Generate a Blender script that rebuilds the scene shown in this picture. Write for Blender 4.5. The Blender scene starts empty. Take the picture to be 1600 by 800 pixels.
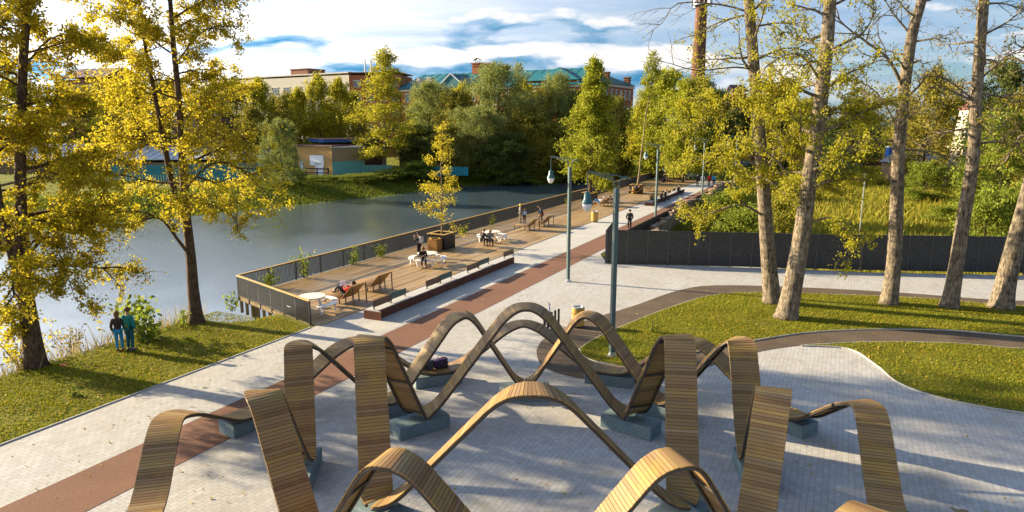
import bpy, bmesh, math, random
import numpy as np
from mathutils import Vector, Matrix
C = bpy.context.scene.collection
SC = bpy.context.scene
PI = math.pi
# ------------------------------------------------------------------ camera
F_PX, CAM_H, HOR = 1060.0, 9.0, 193.0
PITCH = math.atan((400 - HOR) / F_PX)
cam = bpy.data.cameras.new('camera'); cam.sensor_width = 36; cam.lens = 36 * F_PX / 1600
cam.clip_start = 0.1; cam.clip_end = 6000
camo = bpy.data.objects.new('camera', cam); C.objects.link(camo)
camo.location = (0, 0, CAM_H); camo.rotation_euler = (PI / 2 - PITCH, 0, 0)
SC.camera = camo
# ------------------------------------------------------------------ sun and sky
SUN_EL, SUN_AZ = math.radians(18.8), math.radians(-69.5)          # azimuth clockwise from +Y
sunv = Vector((math.sin(SUN_AZ) * math.cos(SUN_EL), math.cos(SUN_AZ) * math.cos(SUN_EL), math.sin(SUN_EL)))
sl = bpy.data.lights.new('sun', 'SUN'); sl.energy = 5.0; sl.angle = math.radians(0.8); sl.color = (1.0, 0.82, 0.54)
so = bpy.data.objects.new('sun', sl); C.objects.link(so); so.rotation_euler = sunv.to_track_quat('Z', 'Y').to_euler(); so.location = sunv * 100
SC.view_settings.view_transform = 'Standard'; SC.view_settings.look = 'None'
SC.view_settings.exposure = 1.7; SC.view_settings.gamma = 1; SC.view_settings.use_curve_mapping = False
try:
    SC.cycles.max_bounces = 8; SC.cycles.transparent_max_bounces = 8; SC.cycles.use_denoising = True
    SC.cycles.transmission_bounces = 4; SC.cycles.caustics_reflective = False; SC.cycles.caustics_refractive = False
except Exception: pass

class NT:
    def __init__(s, tree): s.t = tree
    def n(s, typ, **kw):
        nd = s.t.nodes.new(typ)
        for k, v in kw.items():
            if k == 'op': nd.operation = v
            elif k.startswith('i_'):
                key = k[2:]; key = int(key) if key.isdigit() else key
                s.set(nd.inputs[key], v)
            else: setattr(nd, k, v)
        return nd
    def set(s, inp, v):
        if isinstance(v, bpy.types.NodeSocket): s.t.links.new(v, inp)
        else:
            if isinstance(v, (tuple, list)) and inp.type == 'RGBA' and len(v) == 3: v = (*v, 1)
            inp.default_value = v
    def math(s, op, a, b=0.0, c=None):
        nd = s.n('ShaderNodeMath', op=op); s.set(nd.inputs[0], a); s.set(nd.inputs[1], b)
        if c is not None: s.set(nd.inputs[2], c)
        return nd.outputs[0]
    def mix(s, f, a, b, blend='MIX'):
        nd = s.n('ShaderNodeMix', data_type='RGBA', blend_type=blend)
        s.set(nd.inputs[0], f); s.set(nd.inputs[6], a); s.set(nd.inputs[7], b); return nd.outputs[2]
    def ramp(s, fac, stops, interp='LINEAR'):
        nd = s.n('ShaderNodeValToRGB'); cr = nd.color_ramp; cr.interpolation = interp
        while len(cr.elements) < len(stops): cr.elements.new(0.5)
        for e, (p, c) in zip(cr.elements, stops):
            e.position = p; e.color = (*c, 1) if isinstance(c, (tuple, list)) else (c, c, c, 1)
        s.set(nd.inputs[0], fac); return nd.outputs[0]
    def noise(s, vec, scale, detail=4, rough=0.55, dist=0.0, col=False):
        nd = s.n('ShaderNodeTexNoise'); s.set(nd.inputs['Vector'], vec)
        nd.inputs['Scale'].default_value = scale; nd.inputs['Detail'].default_value = detail
        nd.inputs['Roughness'].default_value = rough; nd.inputs['Distortion'].default_value = dist
        return nd.outputs['Color' if col else 'Fac']
    def mapping(s, vec, loc=(0, 0, 0), rot=(0, 0, 0), scale=(1, 1, 1)):
        nd = s.n('ShaderNodeMapping'); s.set(nd.inputs[0], vec)
        nd.inputs[1].default_value = loc; nd.inputs[2].default_value = rot; nd.inputs[3].default_value = scale
        return nd.outputs[0]

W = bpy.data.worlds.new('World'); SC.world = W; W.use_nodes = True
W.node_tree.nodes.clear(); w = NT(W.node_tree)
sky = w.n('ShaderNodeTexSky', sky_type='NISHITA', sun_disc=False, sun_elevation=SUN_EL, sun_rotation=SUN_AZ % (2 * PI), air_density=1.0, dust_density=1.2, ozone_density=2.0)
tc = w.n('ShaderNodeTexCoord'); sx = w.n('ShaderNodeSeparateXYZ'); w.set(sx.inputs[0], tc.outputs['Generated'])
dx, dy, dz = sx.outputs[0], sx.outputs[1], sx.outputs[2]
zz = w.math('ADD', w.math('MAXIMUM', dz, 0.0), 0.10)
cx = w.n('ShaderNodeCombineXYZ'); w.set(cx.inputs[0], w.math('DIVIDE', dx, zz)); w.set(cx.inputs[1], w.math('DIVIDE', dy, zz))
pv = cx.outputs[0]
high = w.ramp(dz, [(0.40, 1.0), (0.85, 0.0)])                          # broken veil low down, clear blue overhead
n1 = w.noise(w.mapping(pv, loc=(3.1, 7.7, 0), rot=(0, 0, 0.25), scale=(0.36, 0.75, 1)), 1.0, 9, 0.58, 0.35)
veil = w.math('MULTIPLY', w.ramp(w.math('ADD', w.math('MAXIMUM', w.math('MULTIPLY', dx, -0.95), w.math('MULTIPLY', dx, -0.46)), n1), [(0.20, 0.15), (0.44, 0.66), (0.66, 0.95)]), high)
sd = w.n('ShaderNodeVectorMath', operation='DOT_PRODUCT'); w.set(sd.inputs[0], tc.outputs['Generated']); sd.inputs[1].default_value = sunv
glow = w.math('MULTIPLY_ADD', w.math('POWER', w.math('MAXIMUM', sd.outputs['Value'], 0.0), 4.0), 2.1, 0.78)   # cloud scatters most light round the sun
az = w.math('ARCTAN2', dx, dy); CSEED = 1.7
def cum(up):
    c = w.n('ShaderNodeCombineXYZ'); w.set(c.inputs[0], w.math('MULTIPLY', az, 4.6)); w.set(c.inputs[1], w.math('MULTIPLY_ADD', dz, 15.5, up)); c.inputs[2].default_value = CSEED
    return w.noise(c.outputs[0], 1.0, 8, 0.50, 0.1)
c0, c1 = cum(0.0), cum(0.22)
band = w.math('MULTIPLY', w.ramp(dz, [(0.01, 0.0), (0.05, 1.0), (0.11, 1.0), (0.155, 0.0)]), 0.20)
cmask = w.ramp(w.math('ADD', c0, band), [(0.635, 0.0), (0.69, 1.0)])
lit = w.math('MULTIPLY_ADD', w.math('SUBTRACT', c0, c1), 4.5, 0.55)
ccol = w.ramp(lit, [(0.15, (0.5, 2.2, 4.0)), (0.40, (2.0, 3.6, 5.2)), (0.60, (6.0, 6.4, 7.0)), (0.85, (8.2, 7.9, 7.7))])
n2 = w.noise(w.mapping(pv, loc=(13.1, 1.7, 0), scale=(0.8, 2.2, 1)), 1.0, 8, 0.6, 0.3)
shade = w.ramp(n2, [(0.3, (4.2, 5.0, 6.8)), (0.5, (6.0, 6.5, 7.4)), (0.66, (7.7, 7.6, 7.6))])
skyc = w.mix(1.0, sky.outputs[0], (0.60, 0.92, 1.22), 'MULTIPLY')
gcol = w.n('ShaderNodeCombineColor', i_0=glow, i_1=glow, i_2=glow).outputs[0]
wcol = w.mix(cmask, w.mix(veil, skyc, shade), ccol)
wcol = w.mix(1.0, wcol, gcol, 'MULTIPLY')
bg = w.n('ShaderNodeBackground'); w.set(bg.inputs[0], wcol); bg.inputs[1].default_value = 0.055
wo = w.n('ShaderNodeOutputWorld'); w.set(wo.inputs[0], bg.outputs[0])

# ------------------------------------------------------------------ places: promenade frame (s along, t to the right) and photo rays
DA = math.radians(26.0); SD, CD = math.sin(DA), math.cos(DA)
def ST(s, t, z=0.0): return Vector((s * SD + t * CD, s * CD - t * SD, z))
def toST(p): return p[0] * SD + p[1] * CD, p[0] * CD - p[1] * SD
ROT_S = PI / 2 - DA                 # heading whose local +X runs along the promenade
cp_, sp_ = math.cos(PITCH), math.sin(PITCH)
def ray(u, v):
    x, y = (u - 800) / F_PX, (400 - v) / F_PX
    return Vector((x, cp_ + y * sp_, -sp_ + y * cp_))
def G(u, v, z=0.0):
    d = ray(u, v); k = (z - CAM_H) / d.z; return Vector((d.x * k, d.y * k, z))
def AY(u, v, Y):
    d = ray(u, v); k = Y / d.y; return Vector((d.x * k, Y, CAM_H + d.z * k))
def AT(u, v, t):
    d = ray(u, v); k = t / (d.x * CD - d.y * SD); return Vector((d.x * k, d.y * k, CAM_H + d.z * k))

# ------------------------------------------------------------------ objects
def prop(o, label=None, cat=None, group=None, kind=None):
    if label: o['label'] = label
    if cat: o['category'] = cat
    if group: o['group'] = group
    if kind: o['kind'] = kind
    return o
def thing(name, label, cat, loc=(0, 0, 0), rz=0.0, group=None):
    o = bpy.data.objects.new(name, None); C.objects.link(o); o.empty_display_size = 0.2
    o.location = loc; o.rotation_euler = (0, 0, rz)
    return prop(o, label, cat, group)
def link(name, me, mat=None, parent=None, label=None):
    o = bpy.data.objects.new(name, me); C.objects.link(o)
    if mat is not None and not me.materials: me.materials.append(mat)
    if parent is not None: o.parent = parent
    if label: o['label'] = label
    return o
def dup(root, loc, rz=0.0, label=None, scale=None, group=None, name=None):
    r = root.copy(); C.objects.link(r); r.location = loc; r.rotation_euler = (0, 0, rz)
    if label: r['label'] = label
    if group: r['group'] = group
    if scale is not None: r.scale = (scale, scale, scale) if not isinstance(scale, (tuple, list)) else scale
    for ch in list(root.children):
        c = ch.copy(); C.objects.link(c); c.parent = r
        for g in list(ch.children):
            d = g.copy(); C.objects.link(d); d.parent = c
    return r

class MB:
    def __init__(s): s.v = []; s.f = []
    def add(s, vs, fs):
        o = len(s.v); s.v.extend([tuple(p) for p in vs]); s.f.extend([tuple(i + o for i in f) for f in fs]); return s
    BOXF = [(0, 3, 2, 1), (4, 5, 6, 7), (0, 1, 5, 4), (1, 2, 6, 5), (2, 3, 7, 6), (3, 0, 4, 7)]
    def box(s, c, size, rz=0.0, M=None):
        hx, hy, hz = size[0] / 2, size[1] / 2, size[2] / 2
        ps = [Vector(p) for p in ((-hx, -hy, -hz), (hx, -hy, -hz), (hx, hy, -hz), (-hx, hy, -hz), (-hx, -hy, hz), (hx, -hy, hz), (hx, hy, hz), (-hx, hy, hz))]
        m = M if M is not None else Matrix.Rotation(rz, 3, 'Z')
        return s.add([m @ p + Vector(c) for p in ps], MB.BOXF)
    def bar(s, a, b, wd, ht, up=(0, 0, 1)):
        a, b = Vector(a), Vector(b); d = (b - a).normalized(); u = Vector(up)
        if abs(d.dot(u)) > 0.98: u = Vector((0, 1, 0))
        x = d.cross(u).normalized() * wd / 2; y = x.normalized().cross(d).normalized() * ht / 2
        vs = [a - x - y, a + x - y, a + x + y, a - x + y, b - x - y, b + x - y, b + x + y, b - x + y]
        return s.add(vs, MB.BOXF)
    def tube(s, pts, rad, k=8, cap=True):
        pts = [Vector(p) for p in pts]; n = len(pts)
        if not isinstance(rad, (list, tuple, np.ndarray)): rad = [rad] * n
        vs = []; ref = None
        for i in range(n):
            d = (pts[min(i + 1, n - 1)] - pts[max(i - 1, 0)])
            d = d.normalized() if d.length > 1e-9 else Vector((0, 0, 1))
            if ref is None:
                ref = d.cross(Vector((0.31, 0.93, 0.17))).normalized()
            ref = (ref - d * ref.dot(d)).normalized(); y = d.cross(ref)
            for j in range(k):
                a = 2 * PI * j / k; vs.append(pts[i] + (ref * math.cos(a) + y * math.sin(a)) * rad[i])
        fs = [(i * k + j, i * k + (j + 1) % k, (i + 1) * k + (j + 1) % k, (i + 1) * k + j) for i in range(n - 1) for j in range(k)]
        if cap: fs += [tuple(range(k - 1, -1, -1)), tuple(range((n - 1) * k, n * k))]
        return s.add(vs, fs)
    def lathe(s, prof, k=20, c=(0, 0, 0)):
        n = len(prof); c = Vector(c)
        vs = [c + Vector((r * math.cos(2 * PI * j / k), r * math.sin(2 * PI * j / k), z)) for r, z in prof for j in range(k)]
        fs = [(i * k + j, i * k + (j + 1) % k, (i + 1) * k + (j + 1) % k, (i + 1) * k + j) for i in range(n - 1) for j in range(k)]
        fs += [tuple(range(k - 1, -1, -1)), tuple(range((n - 1) * k, n * k))]
        return s.add(vs, fs)
    def prism(s, poly, z0, z1):
        n = len(poly)
        vs = [(p[0], p[1], z0) for p in poly] + [(p[0], p[1], z1) for p in poly]
        fs = [tuple(range(n - 1, -1, -1)), tuple(range(n, 2 * n))] + [(i, (i + 1) % n, n + (i + 1) % n, n + i) for i in range(n)]
        return s.add(vs, fs)
    def sheet(s, poly, z): return s.add([(p[0], p[1], z) for p in poly], [tuple(range(len(poly)))])
    def mesh(s, name, smooth=False, bevel=0.0):
        me = bpy.data.meshes.new(name); me.from_pydata(s.v, [], s.f); me.validate()
        if bevel:
            bm = bmesh.new(); bm.from_mesh(me)
            bmesh.ops.bevel(bm, geom=bm.edges[:], offset=bevel, segments=1, affect='EDGES', profile=0.5)
            bm.to_mesh(me); bm.free()
        bm = bmesh.new(); bm.from_mesh(me); bmesh.ops.recalc_face_normals(bm, faces=bm.faces[:]); bm.to_mesh(me); bm.free()
        if smooth:
            me.polygons.foreach_set('use_smooth', [True] * len(me.polygons))
        me.update(); return me
    def build(s, name, mat, parent=None, smooth=False, bevel=0.0, label=None):
        return link(name, s.mesh(name, smooth, bevel), mat, parent, label)

def np_mesh(name, verts, faces_n, mat):
    """verts (N,k,3): N separate k-gons"""
    N, k = verts.shape[:2]
    me = bpy.data.meshes.new(name)
    me.vertices.add(N * k); me.vertices.foreach_set('co', verts.astype(np.float32).ravel())
    me.loops.add(N * k); me.loops.foreach_set('vertex_index', np.arange(N * k, dtype=np.int32))
    me.polygons.add(N); me.polygons.foreach_set('loop_start', np.arange(0, N * k, k, dtype=np.int32))
    me.polygons.foreach_set('loop_total', np.full(N, k, dtype=np.int32))
    me.materials.append(mat); me.update(calc_edges=True); return me

# ------------------------------------------------------------------ materials
def mat(name, build):
    m = bpy.data.materials.new(name); m.use_nodes = True; m.node_tree.nodes.clear(); t = NT(m.node_tree)
    out = t.n('ShaderNodeOutputMaterial'); sh = build(t); t.set(out.inputs[0], sh); return m
def pbsdf(t, col, rough=0.6, metal=0.0, bump=None, bstr=0.3, bdist=0.02, spec=0.4, **kw):
    p = t.n('ShaderNodeBsdfPrincipled'); t.set(p.inputs['Base Color'], col); t.set(p.inputs['Roughness'], rough)
    p.inputs['Metallic'].default_value = metal; p.inputs['Specular IOR Level'].default_value = spec
    for k, v in kw.items(): t.set(p.inputs[k], v)
    if bump is not None:
        b = t.n('ShaderNodeBump'); t.set(b.inputs['Height'], bump); b.inputs['Strength'].default_value = bstr; b.inputs['Distance'].default_value = bdist
        t.set(p.inputs['Normal'], b.outputs[0])
    return p.outputs[0]
def objc(t): return t.n('ShaderNodeTexCoord').outputs['Object']
def wpos(t): return t.n('ShaderNodeNewGeometry').outputs['Position']
def island(t): return t.n('ShaderNodeNewGeometry').outputs['Random Per Island']
def orand(t): return t.n('ShaderNodeObjectInfo').outputs['Random']
def paint(name, col, rough=0.5, var=0.18, metal=0.0, scale=6.0, spec=0.4):
    def b(t):
        n = t.noise(objc(t), scale, 6, 0.6)
        c = t.mix(n, tuple(x * (1 - var) for x in col), tuple(min(1, x * (1 + var)) for x in col))
        return pbsdf(t, c, rough, metal, bump=n, bstr=0.08, spec=spec)
    return mat(name, b)
def leafmat(name, cols, transl=0.45, var=0.3):
    def b(t):
        r = island(t); c = t.ramp(r, [(i / (len(cols) - 1), c) for i, c in enumerate(cols)])
        n = t.noise(objc(t), 0.55, 3, 0.5)
        k = t.math('MULTIPLY_ADD', n, 2 * var, 1 - var)
        c = t.mix(1.0, c, t.n('ShaderNodeCombineColor', i_0=k, i_1=k, i_2=k).outputs[0], 'MULTIPLY')
        d = pbsdf(t, c, 0.6, spec=0.12); tr = t.n('ShaderNodeBsdfTranslucent'); t.set(tr.inputs[0], c)
        mx = t.n('ShaderNodeMixShader', i_0=transl); t.set(mx.inputs[1], d); t.set(mx.inputs[2], tr.outputs[0]); return mx.outputs[0]
    return mat(name, b)
L_LIME = leafmat('leaf_gold', [(0.44, 0.37, 0.015), (0.53, 0.44, 0.022), (0.37, 0.33, 0.02), (0.55, 0.41, 0.025), (0.36, 0.27, 0.02)], 0.55)
L_GOLD = leafmat('leaf_yellow', [(0.47, 0.40, 0.02), (0.58, 0.48, 0.03), (0.40, 0.36, 0.025), (0.56, 0.43, 0.025), (0.45, 0.34, 0.02)], 0.55)
L_YGRN = leafmat('leaf_yellow_green', [(0.34, 0.32, 0.02), (0.44, 0.38, 0.025), (0.27, 0.28, 0.025)], 0.5)
L_LGRN = leafmat('leaf_light_green', [(0.276, 0.299, 0.023), (0.368, 0.356, 0.025), (0.218, 0.253, 0.029)], 0.45)
L_OLIVE = leafmat('leaf_olive', [(0.223, 0.208, 0.030), (0.312, 0.267, 0.033), (0.178, 0.186, 0.033)], 0.35)
L_WILLOW = leafmat('leaf_willow', [(0.217, 0.248, 0.062), (0.304, 0.324, 0.087), (0.174, 0.200, 0.043)], 0.35)
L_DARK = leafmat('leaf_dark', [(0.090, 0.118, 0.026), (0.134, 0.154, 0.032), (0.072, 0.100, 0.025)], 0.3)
L_BROWN = leafmat('leaf_rust', [(0.244, 0.203, 0.027), (0.321, 0.259, 0.030), (0.193, 0.194, 0.027)], 0.35)
L_GREEN = leafmat('leaf_green', [(0.176, 0.220, 0.024), (0.253, 0.286, 0.033), (0.143, 0.187, 0.024)], 0.4)
L_WEED = leafmat('weed_dry', [(0.30, 0.24, 0.10), (0.38, 0.30, 0.15), (0.22, 0.20, 0.06), (0.34, 0.24, 0.09)], 0.4)
L_MEADOW = leafmat('weed_meadow', [(0.26, 0.26, 0.03), (0.36, 0.32, 0.035), (0.20, 0.23, 0.025), (0.40, 0.27, 0.05)], 0.45)
L_GRASS = leafmat('grass_blade', [(0.19, 0.21, 0.012), (0.27, 0.26, 0.016), (0.15, 0.19, 0.014), (0.36, 0.29, 0.03)], 0.4, 0.5)
L_FALL = leafmat('fallen_leaf', [(0.38, 0.24, 0.02), (0.50, 0.36, 0.03), (0.30, 0.17, 0.03), (0.44, 0.28, 0.03)], 0.2)

def bark(name, c0, c1, scale=3.0):
    def b(t):
        o = objc(t); n = t.noise(t.mapping(o, scale=(2.2, 2.2, 0.5)), scale * 2.2, 8, 0.68, 0.6)
        n2 = t.noise(t.mapping(o, scale=(1, 1, 2.5)), scale * 0.8, 5, 0.6)
        f = t.math('MULTIPLY_ADD', n, 1.5, t.math('MULTIPLY_ADD', n2, 0.6, -0.6))
        c = t.ramp(f, [(0.25, c0), (0.75, c1)])
        return pbsdf(t, c, 0.9, bump=n, bstr=1.0, bdist=0.08, spec=0.15)
    return mat(name, b)
BARK = bark('bark_brown', (0.045, 0.03, 0.02), (0.20, 0.135, 0.085))
BARK_P = bark('bark_poplar', (0.055, 0.042, 0.03), (0.37, 0.30, 0.21), 2.6)
BARK_D = bark('bark_dark', (0.03, 0.022, 0.016), (0.09, 0.07, 0.05))
BARK_B = bark('bark_pale', (0.16, 0.12, 0.07), (0.36, 0.27, 0.15))

def m_plank(t):
    o = wpos(t); r = island(t)
    c = t.ramp(r, [(0.0, (0.215, 0.115, 0.048)), (0.2, (0.29, 0.165, 0.068)), (0.4, (0.345, 0.21, 0.09)), (0.6, (0.37, 0.225, 0.08)), (0.8, (0.31, 0.20, 0.105)), (0.93, (0.41, 0.26, 0.075)), (1.0, (0.43, 0.31, 0.17))])
    n = t.noise(o, 1.1, 5, 0.6); c = t.mix(t.ramp(n, [(0.50, 0.0), (0.72, 0.7)]), c, (0.46, 0.28, 0.045))
    g = t.noise(o, 34, 4, 0.7); c = t.mix(t.math('MULTIPLY', g, 0.5), c, (0.06, 0.04, 0.022))
    return pbsdf(t, c, 0.55, bump=g, bstr=0.3, bdist=0.006, spec=0.22)
PLANK = mat('ribbon_planks', m_plank)
def m_deck(t):
    o = wpos(t); r = island(t)
    c = t.ramp(r, [(0.0, (0.17, 0.09, 0.03)), (0.3, (0.32, 0.19, 0.065)), (0.55, (0.44, 0.29, 0.115)), (0.8, (0.34, 0.205, 0.07)), (1.0, (0.50, 0.37, 0.19))])
    g = t.noise(t.mapping(o, rot=(0, 0, -ROT_S), scale=(0.35, 9, 1)), 2.2, 5, 0.65)
    c = t.mix(t.math('MULTIPLY', g, 0.55), c, (0.12, 0.07, 0.035))
    c = t.mix(t.ramp(t.noise(o, 0.35, 4, 0.6), [(0.45, 0.0), (0.7, 0.5)]), c, (0.34, 0.29, 0.22))
    return pbsdf(t, c, 0.55, bump=g, bstr=0.3, bdist=0.01)
DECK = mat('deck_boards', m_deck)
def m_paver(t):
    p = t.mapping(wpos(t), rot=(0, 0, -ROT_S))
    bt = t.n('ShaderNodeTexBrick', offset=0.5, offset_frequency=2, squash=1.0)
    t.set(bt.inputs['Vector'], p); bt.inputs['Scale'].default_value = 1.0
    bt.inputs['Brick Width'].default_value = 0.24; bt.inputs['Row Height'].default_value = 0.15; bt.inputs['Mortar Size'].default_value = 0.0065
    bt.inputs['Mortar Smooth'].default_value = 0.4; bt.inputs['Bias'].default_value = 0.0
    t.set(bt.inputs['Color1'], (0.40, 0.39, 0.375)); t.set(bt.inputs['Color2'], (0.50, 0.49, 0.47)); t.set(bt.inputs['Mortar'], (0.24, 0.23, 0.21))
    c = bt.outputs['Color']
    n = t.noise(p, 0.45, 6, 0.62); c = t.mix(t.ramp(n, [(0.42, 0.0), (0.72, 0.5)]), c, (0.33, 0.30, 0.24))
    n3 = t.noise(p, 60, 3, 0.7); c = t.mix(t.math('MULTIPLY', n3, 0.38), c, (0.22, 0.21, 0.2))
    c = t.mix(t.ramp(t.noise(p, 2.6, 6, 0.7), [(0.52, 0.0), (0.66, 0.30)]), c, (0.25, 0.235, 0.2)); c = t.mix(t.ramp(t.noise(t.mapping(p, scale=(0.25, 1.6, 1)), 0.8, 5, 0.7), [(0.55, 0.0), (0.7, 0.28)]), c, (0.22, 0.21, 0.19))
    moss = t.ramp(t.noise(p, 0.9, 5, 0.65), [(0.62, 0.0), (0.74, 0.45)]); c = t.mix(moss, c, (0.36, 0.31, 0.16))
    h = t.math('MULTIPLY_ADD', bt.outputs['Fac'], -1.0, t.math('MULTIPLY', n3, 0.3))
    return pbsdf(t, c, 0.8, bump=h, bstr=0.5, bdist=0.008, spec=0.25)
PAVER = mat('paver_stone', m_paver)
def grainy(name, c0, c1, big=0.5, fine=70, rough=0.9, blot=None):
    def b(t):
        p = wpos(t); n = t.noise(p, big, 6, 0.6); f = t.noise(p, fine, 3, 0.75); f2 = t.noise(p, fine * 0.22, 3, 0.7)
        c = t.mix(t.ramp(n, [(0.3, 0.0), (0.7, 1.0)]), c0, c1)
        c = t.mix(t.ramp(f, [(0.35, 0.0), (0.7, 0.6)]), c, tuple(x * 0.45 for x in c0))
        c = t.mix(t.ramp(f2, [(0.5, 0.0), (0.75, 0.35)]), c, tuple(min(1, x * 1.5) for x in c1))
        if blot: c = t.mix(t.ramp(t.noise(p, 1.3, 5, 0.65), [(0.6, 0.0), (0.75, 0.5)]), c, blot)
        return pbsdf(t, c, rough, bump=f, bstr=0.4, bdist=0.006, spec=0.2)
    return mat(name, b)
RED = grainy('red_path_surface', (0.165, 0.082, 0.052), (0.225, 0.115, 0.072), 0.5)
ASPH = grainy('brown_path_surface', (0.085, 0.062, 0.042), (0.135, 0.10, 0.07), 0.7, blot=(0.16, 0.13, 0.10))
GRAVEL = grainy('pale_strip_surface', (0.40, 0.385, 0.35), (0.52, 0.50, 0.45), 0.6, 45)
CONC = grainy('concrete_block', (0.13, 0.185, 0.20), (0.20, 0.26, 0.27), 1.6, 50, 0.85, blot=(0.22, 0.17, 0.09))
KERB = grainy('kerb_stone', (0.42, 0.40, 0.35), (0.52, 0.50, 0.45), 1.0, 40)
def m_oldwall(t):
    p = wpos(t); n = t.noise(p, 0.5, 8, 0.65); st = t.noise(t.mapping(p, scale=(1, 1, 0.12)), 1.6, 6, 0.65)
    c = t.ramp(n, [(0.3, (0.14, 0.105, 0.075)), (0.5, (0.27, 0.215, 0.155)), (0.7, (0.34, 0.27, 0.19))])
    c = t.mix(t.ramp(st, [(0.45, 0.0), (0.62, 0.75)]), c, (0.10, 0.075, 0.055))
    c = t.mix(t.ramp(t.noise(p, 0.9, 5, 0.6), [(0.6, 0.0), (0.72, 0.5)]), c, (0.27, 0.14, 0.07))
    return pbsdf(t, c, 0.92, bump=n, bstr=0.8, bdist=0.12, spec=0.15)
OLDWALL = mat('old_wall', m_oldwall)
def m_ground(t):
    p = wpos(t); n = t.noise(p, 0.6, 6, 0.65); f = t.noise(p, 14, 4, 0.7); b2 = t.noise(p, 0.12, 4, 0.55)
    c = t.ramp(n, [(0.3, (0.10, 0.115, 0.012)), (0.5, (0.16, 0.17, 0.016)), (0.68, (0.23, 0.21, 0.022))])
    c = t.mix(t.ramp(f, [(0.4, 0.0), (0.75, 0.7)]), c, (0.045, 0.045, 0.012))
    c = t.mix(t.ramp(b2, [(0.55, 0.0), (0.7, 0.45)]), c, (0.12, 0.085, 0.035))
    sx = t.n('ShaderNodeSeparateXYZ'); t.set(sx.inputs[0], p)
    c = t.mix(t.ramp(sx.outputs[2], [(0.0, 1.0), (0.001, 0.0)]), c, c)
    return pbsdf(t, c, 0.95, bump=f, bstr=1.0, bdist=0.12, spec=0.1)
GROUND = mat('grass_soil', m_ground)
def m_water(t):
    p = wpos(t)
    a = t.noise(t.mapping(p, rot=(0, 0, -0.5), scale=(1.0, 2.2, 1)), 2.6, 5, 0.66); b = t.noise(p, 7.0, 3, 0.6)
    big = t.ramp(t.noise(p, 0.045, 3, 0.5), [(0.35, 0.10), (0.65, 1.0)])
    h = t.math('MULTIPLY', t.math('MULTIPLY_ADD', b, 0.35, a), big)
    pb = pbsdf(t, (0.06, 0.088, 0.108), 0.06, bump=h, bstr=0.34, bdist=0.10, spec=0.5, IOR=1.85)
    return pb
WATER = mat('river_water', m_water)
BLACK = paint('black_metal', (0.022, 0.023, 0.024), 0.45, 0.25)
def m_perf(t):
    o = wpos(t); vo = t.n('ShaderNodeTexVoronoi', i_Scale=9.0); t.set(vo.inputs['Vector'], o)
    m = t.ramp(vo.outputs['Distance'], [(0.28, 0.0), (0.36, 1.0)])
    n = t.noise(o, 1.2, 4)
    c = t.mix(m, (0.006, 0.006, 0.006), t.mix(n, (0.026, 0.027, 0.028), (0.042, 0.043, 0.043)))
    return pbsdf(t, c, 0.5, bump=m, bstr=0.6, bdist=0.01)
PERF = mat('perforated_panel', m_perf)
TEAL = paint('lamp_teal', (0.035, 0.12, 0.135), 0.4, 0.12)
POLE = paint('pole_grey_teal', (0.075, 0.115, 0.115), 0.42, 0.12)
WOODY = paint('yellow_wood', (0.50, 0.31, 0.07), 0.5, 0.2, scale=9)
WOODO = paint('orange_wood', (0.36, 0.17, 0.045), 0.5, 0.3, scale=9)
CORT = grainy('corten_steel', (0.115, 0.045, 0.028), (0.165, 0.07, 0.04), 1.2, 50, 0.75)
SEATT = paint('seat_top', (0.42, 0.40, 0.37), 0.6, 0.15)
GREENM = paint('backrest_green', (0.03, 0.075, 0.07), 0.5)
BROWNM = paint('backrest_brown', (0.085, 0.05, 0.032), 0.5)
WHITEM = paint('white_paint', (0.74, 0.73, 0.70), 0.4, 0.06)
STEEL = paint('dark_steel', (0.075, 0.062, 0.05), 0.42, 0.3, 0.3)
GALV = paint('galvanised', (0.45, 0.47, 0.48), 0.35, 0.15, 0.6)
def m_glass(t): return pbsdf(t, (0.80, 0.80, 0.78), 0.25, spec=0.6)
GLASSD = mat('frosted_dome', m_glass)
def solid(name, c, rough=0.75): return paint(name, c, rough, 0.2, scale=14)
SKIN = solid('skin', (0.48, 0.27, 0.19), 0.55)
# --- buildings
def m_brick(c1, c2, name):
    def b(t):
        p = t.n('ShaderNodeTexCoord').outputs['Object']
        n = t.noise(p, 0.35, 6, 0.6); f = t.noise(t.mapping(p, scale=(1, 1, 3)), 3.0, 4, 0.7)
        c = t.mix(n, c1, c2); c = t.mix(t.math('MULTIPLY', f, 0.5), c, tuple(x * 0.5 for x in c1))
        wv = t.n('ShaderNodeTexWave', wave_type='BANDS', bands_direction='Z', i_Scale=2.2); t.set(wv.inputs['Vector'], p)
        c = t.mix(t.math('MULTIPLY', wv.outputs['Fac'], 0.12), c, (0.35, 0.30, 0.25))
        return pbsdf(t, c, 0.9, bump=f, bstr=0.3, spec=0.15)
    return mat(name, b)
BRICK = m_brick((0.33, 0.105, 0.045), (0.46, 0.16, 0.06), 'red_brick')
BRICKD = m_brick((0.22, 0.10, 0.06), (0.30, 0.13, 0.075), 'dark_brick')
BRICKY = m_brick((0.42, 0.24, 0.085), (0.54, 0.33, 0.12), 'ochre_brick')
PANEL = m_brick((0.56, 0.51, 0.42), (0.68, 0.63, 0.53), 'concrete_panel')
BROWNW = m_brick((0.24, 0.15, 0.085), (0.30, 0.19, 0.11), 'brown_wall')
TEALR = paint('teal_roof', (0.006, 0.115, 0.135), 0.55, 0.3, scale=1.2)
TEALF = paint('teal_fence_paint', (0.01, 0.24, 0.30), 0.55, 0.25, scale=2)
TURQ = paint('turquoise_paint', (0.13, 0.36, 0.33), 0.7, 0.25, scale=2)
GREYR = paint('pale_sheet_roof', (0.50, 0.52, 0.54), 0.5, 0.2, scale=1.0)
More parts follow.
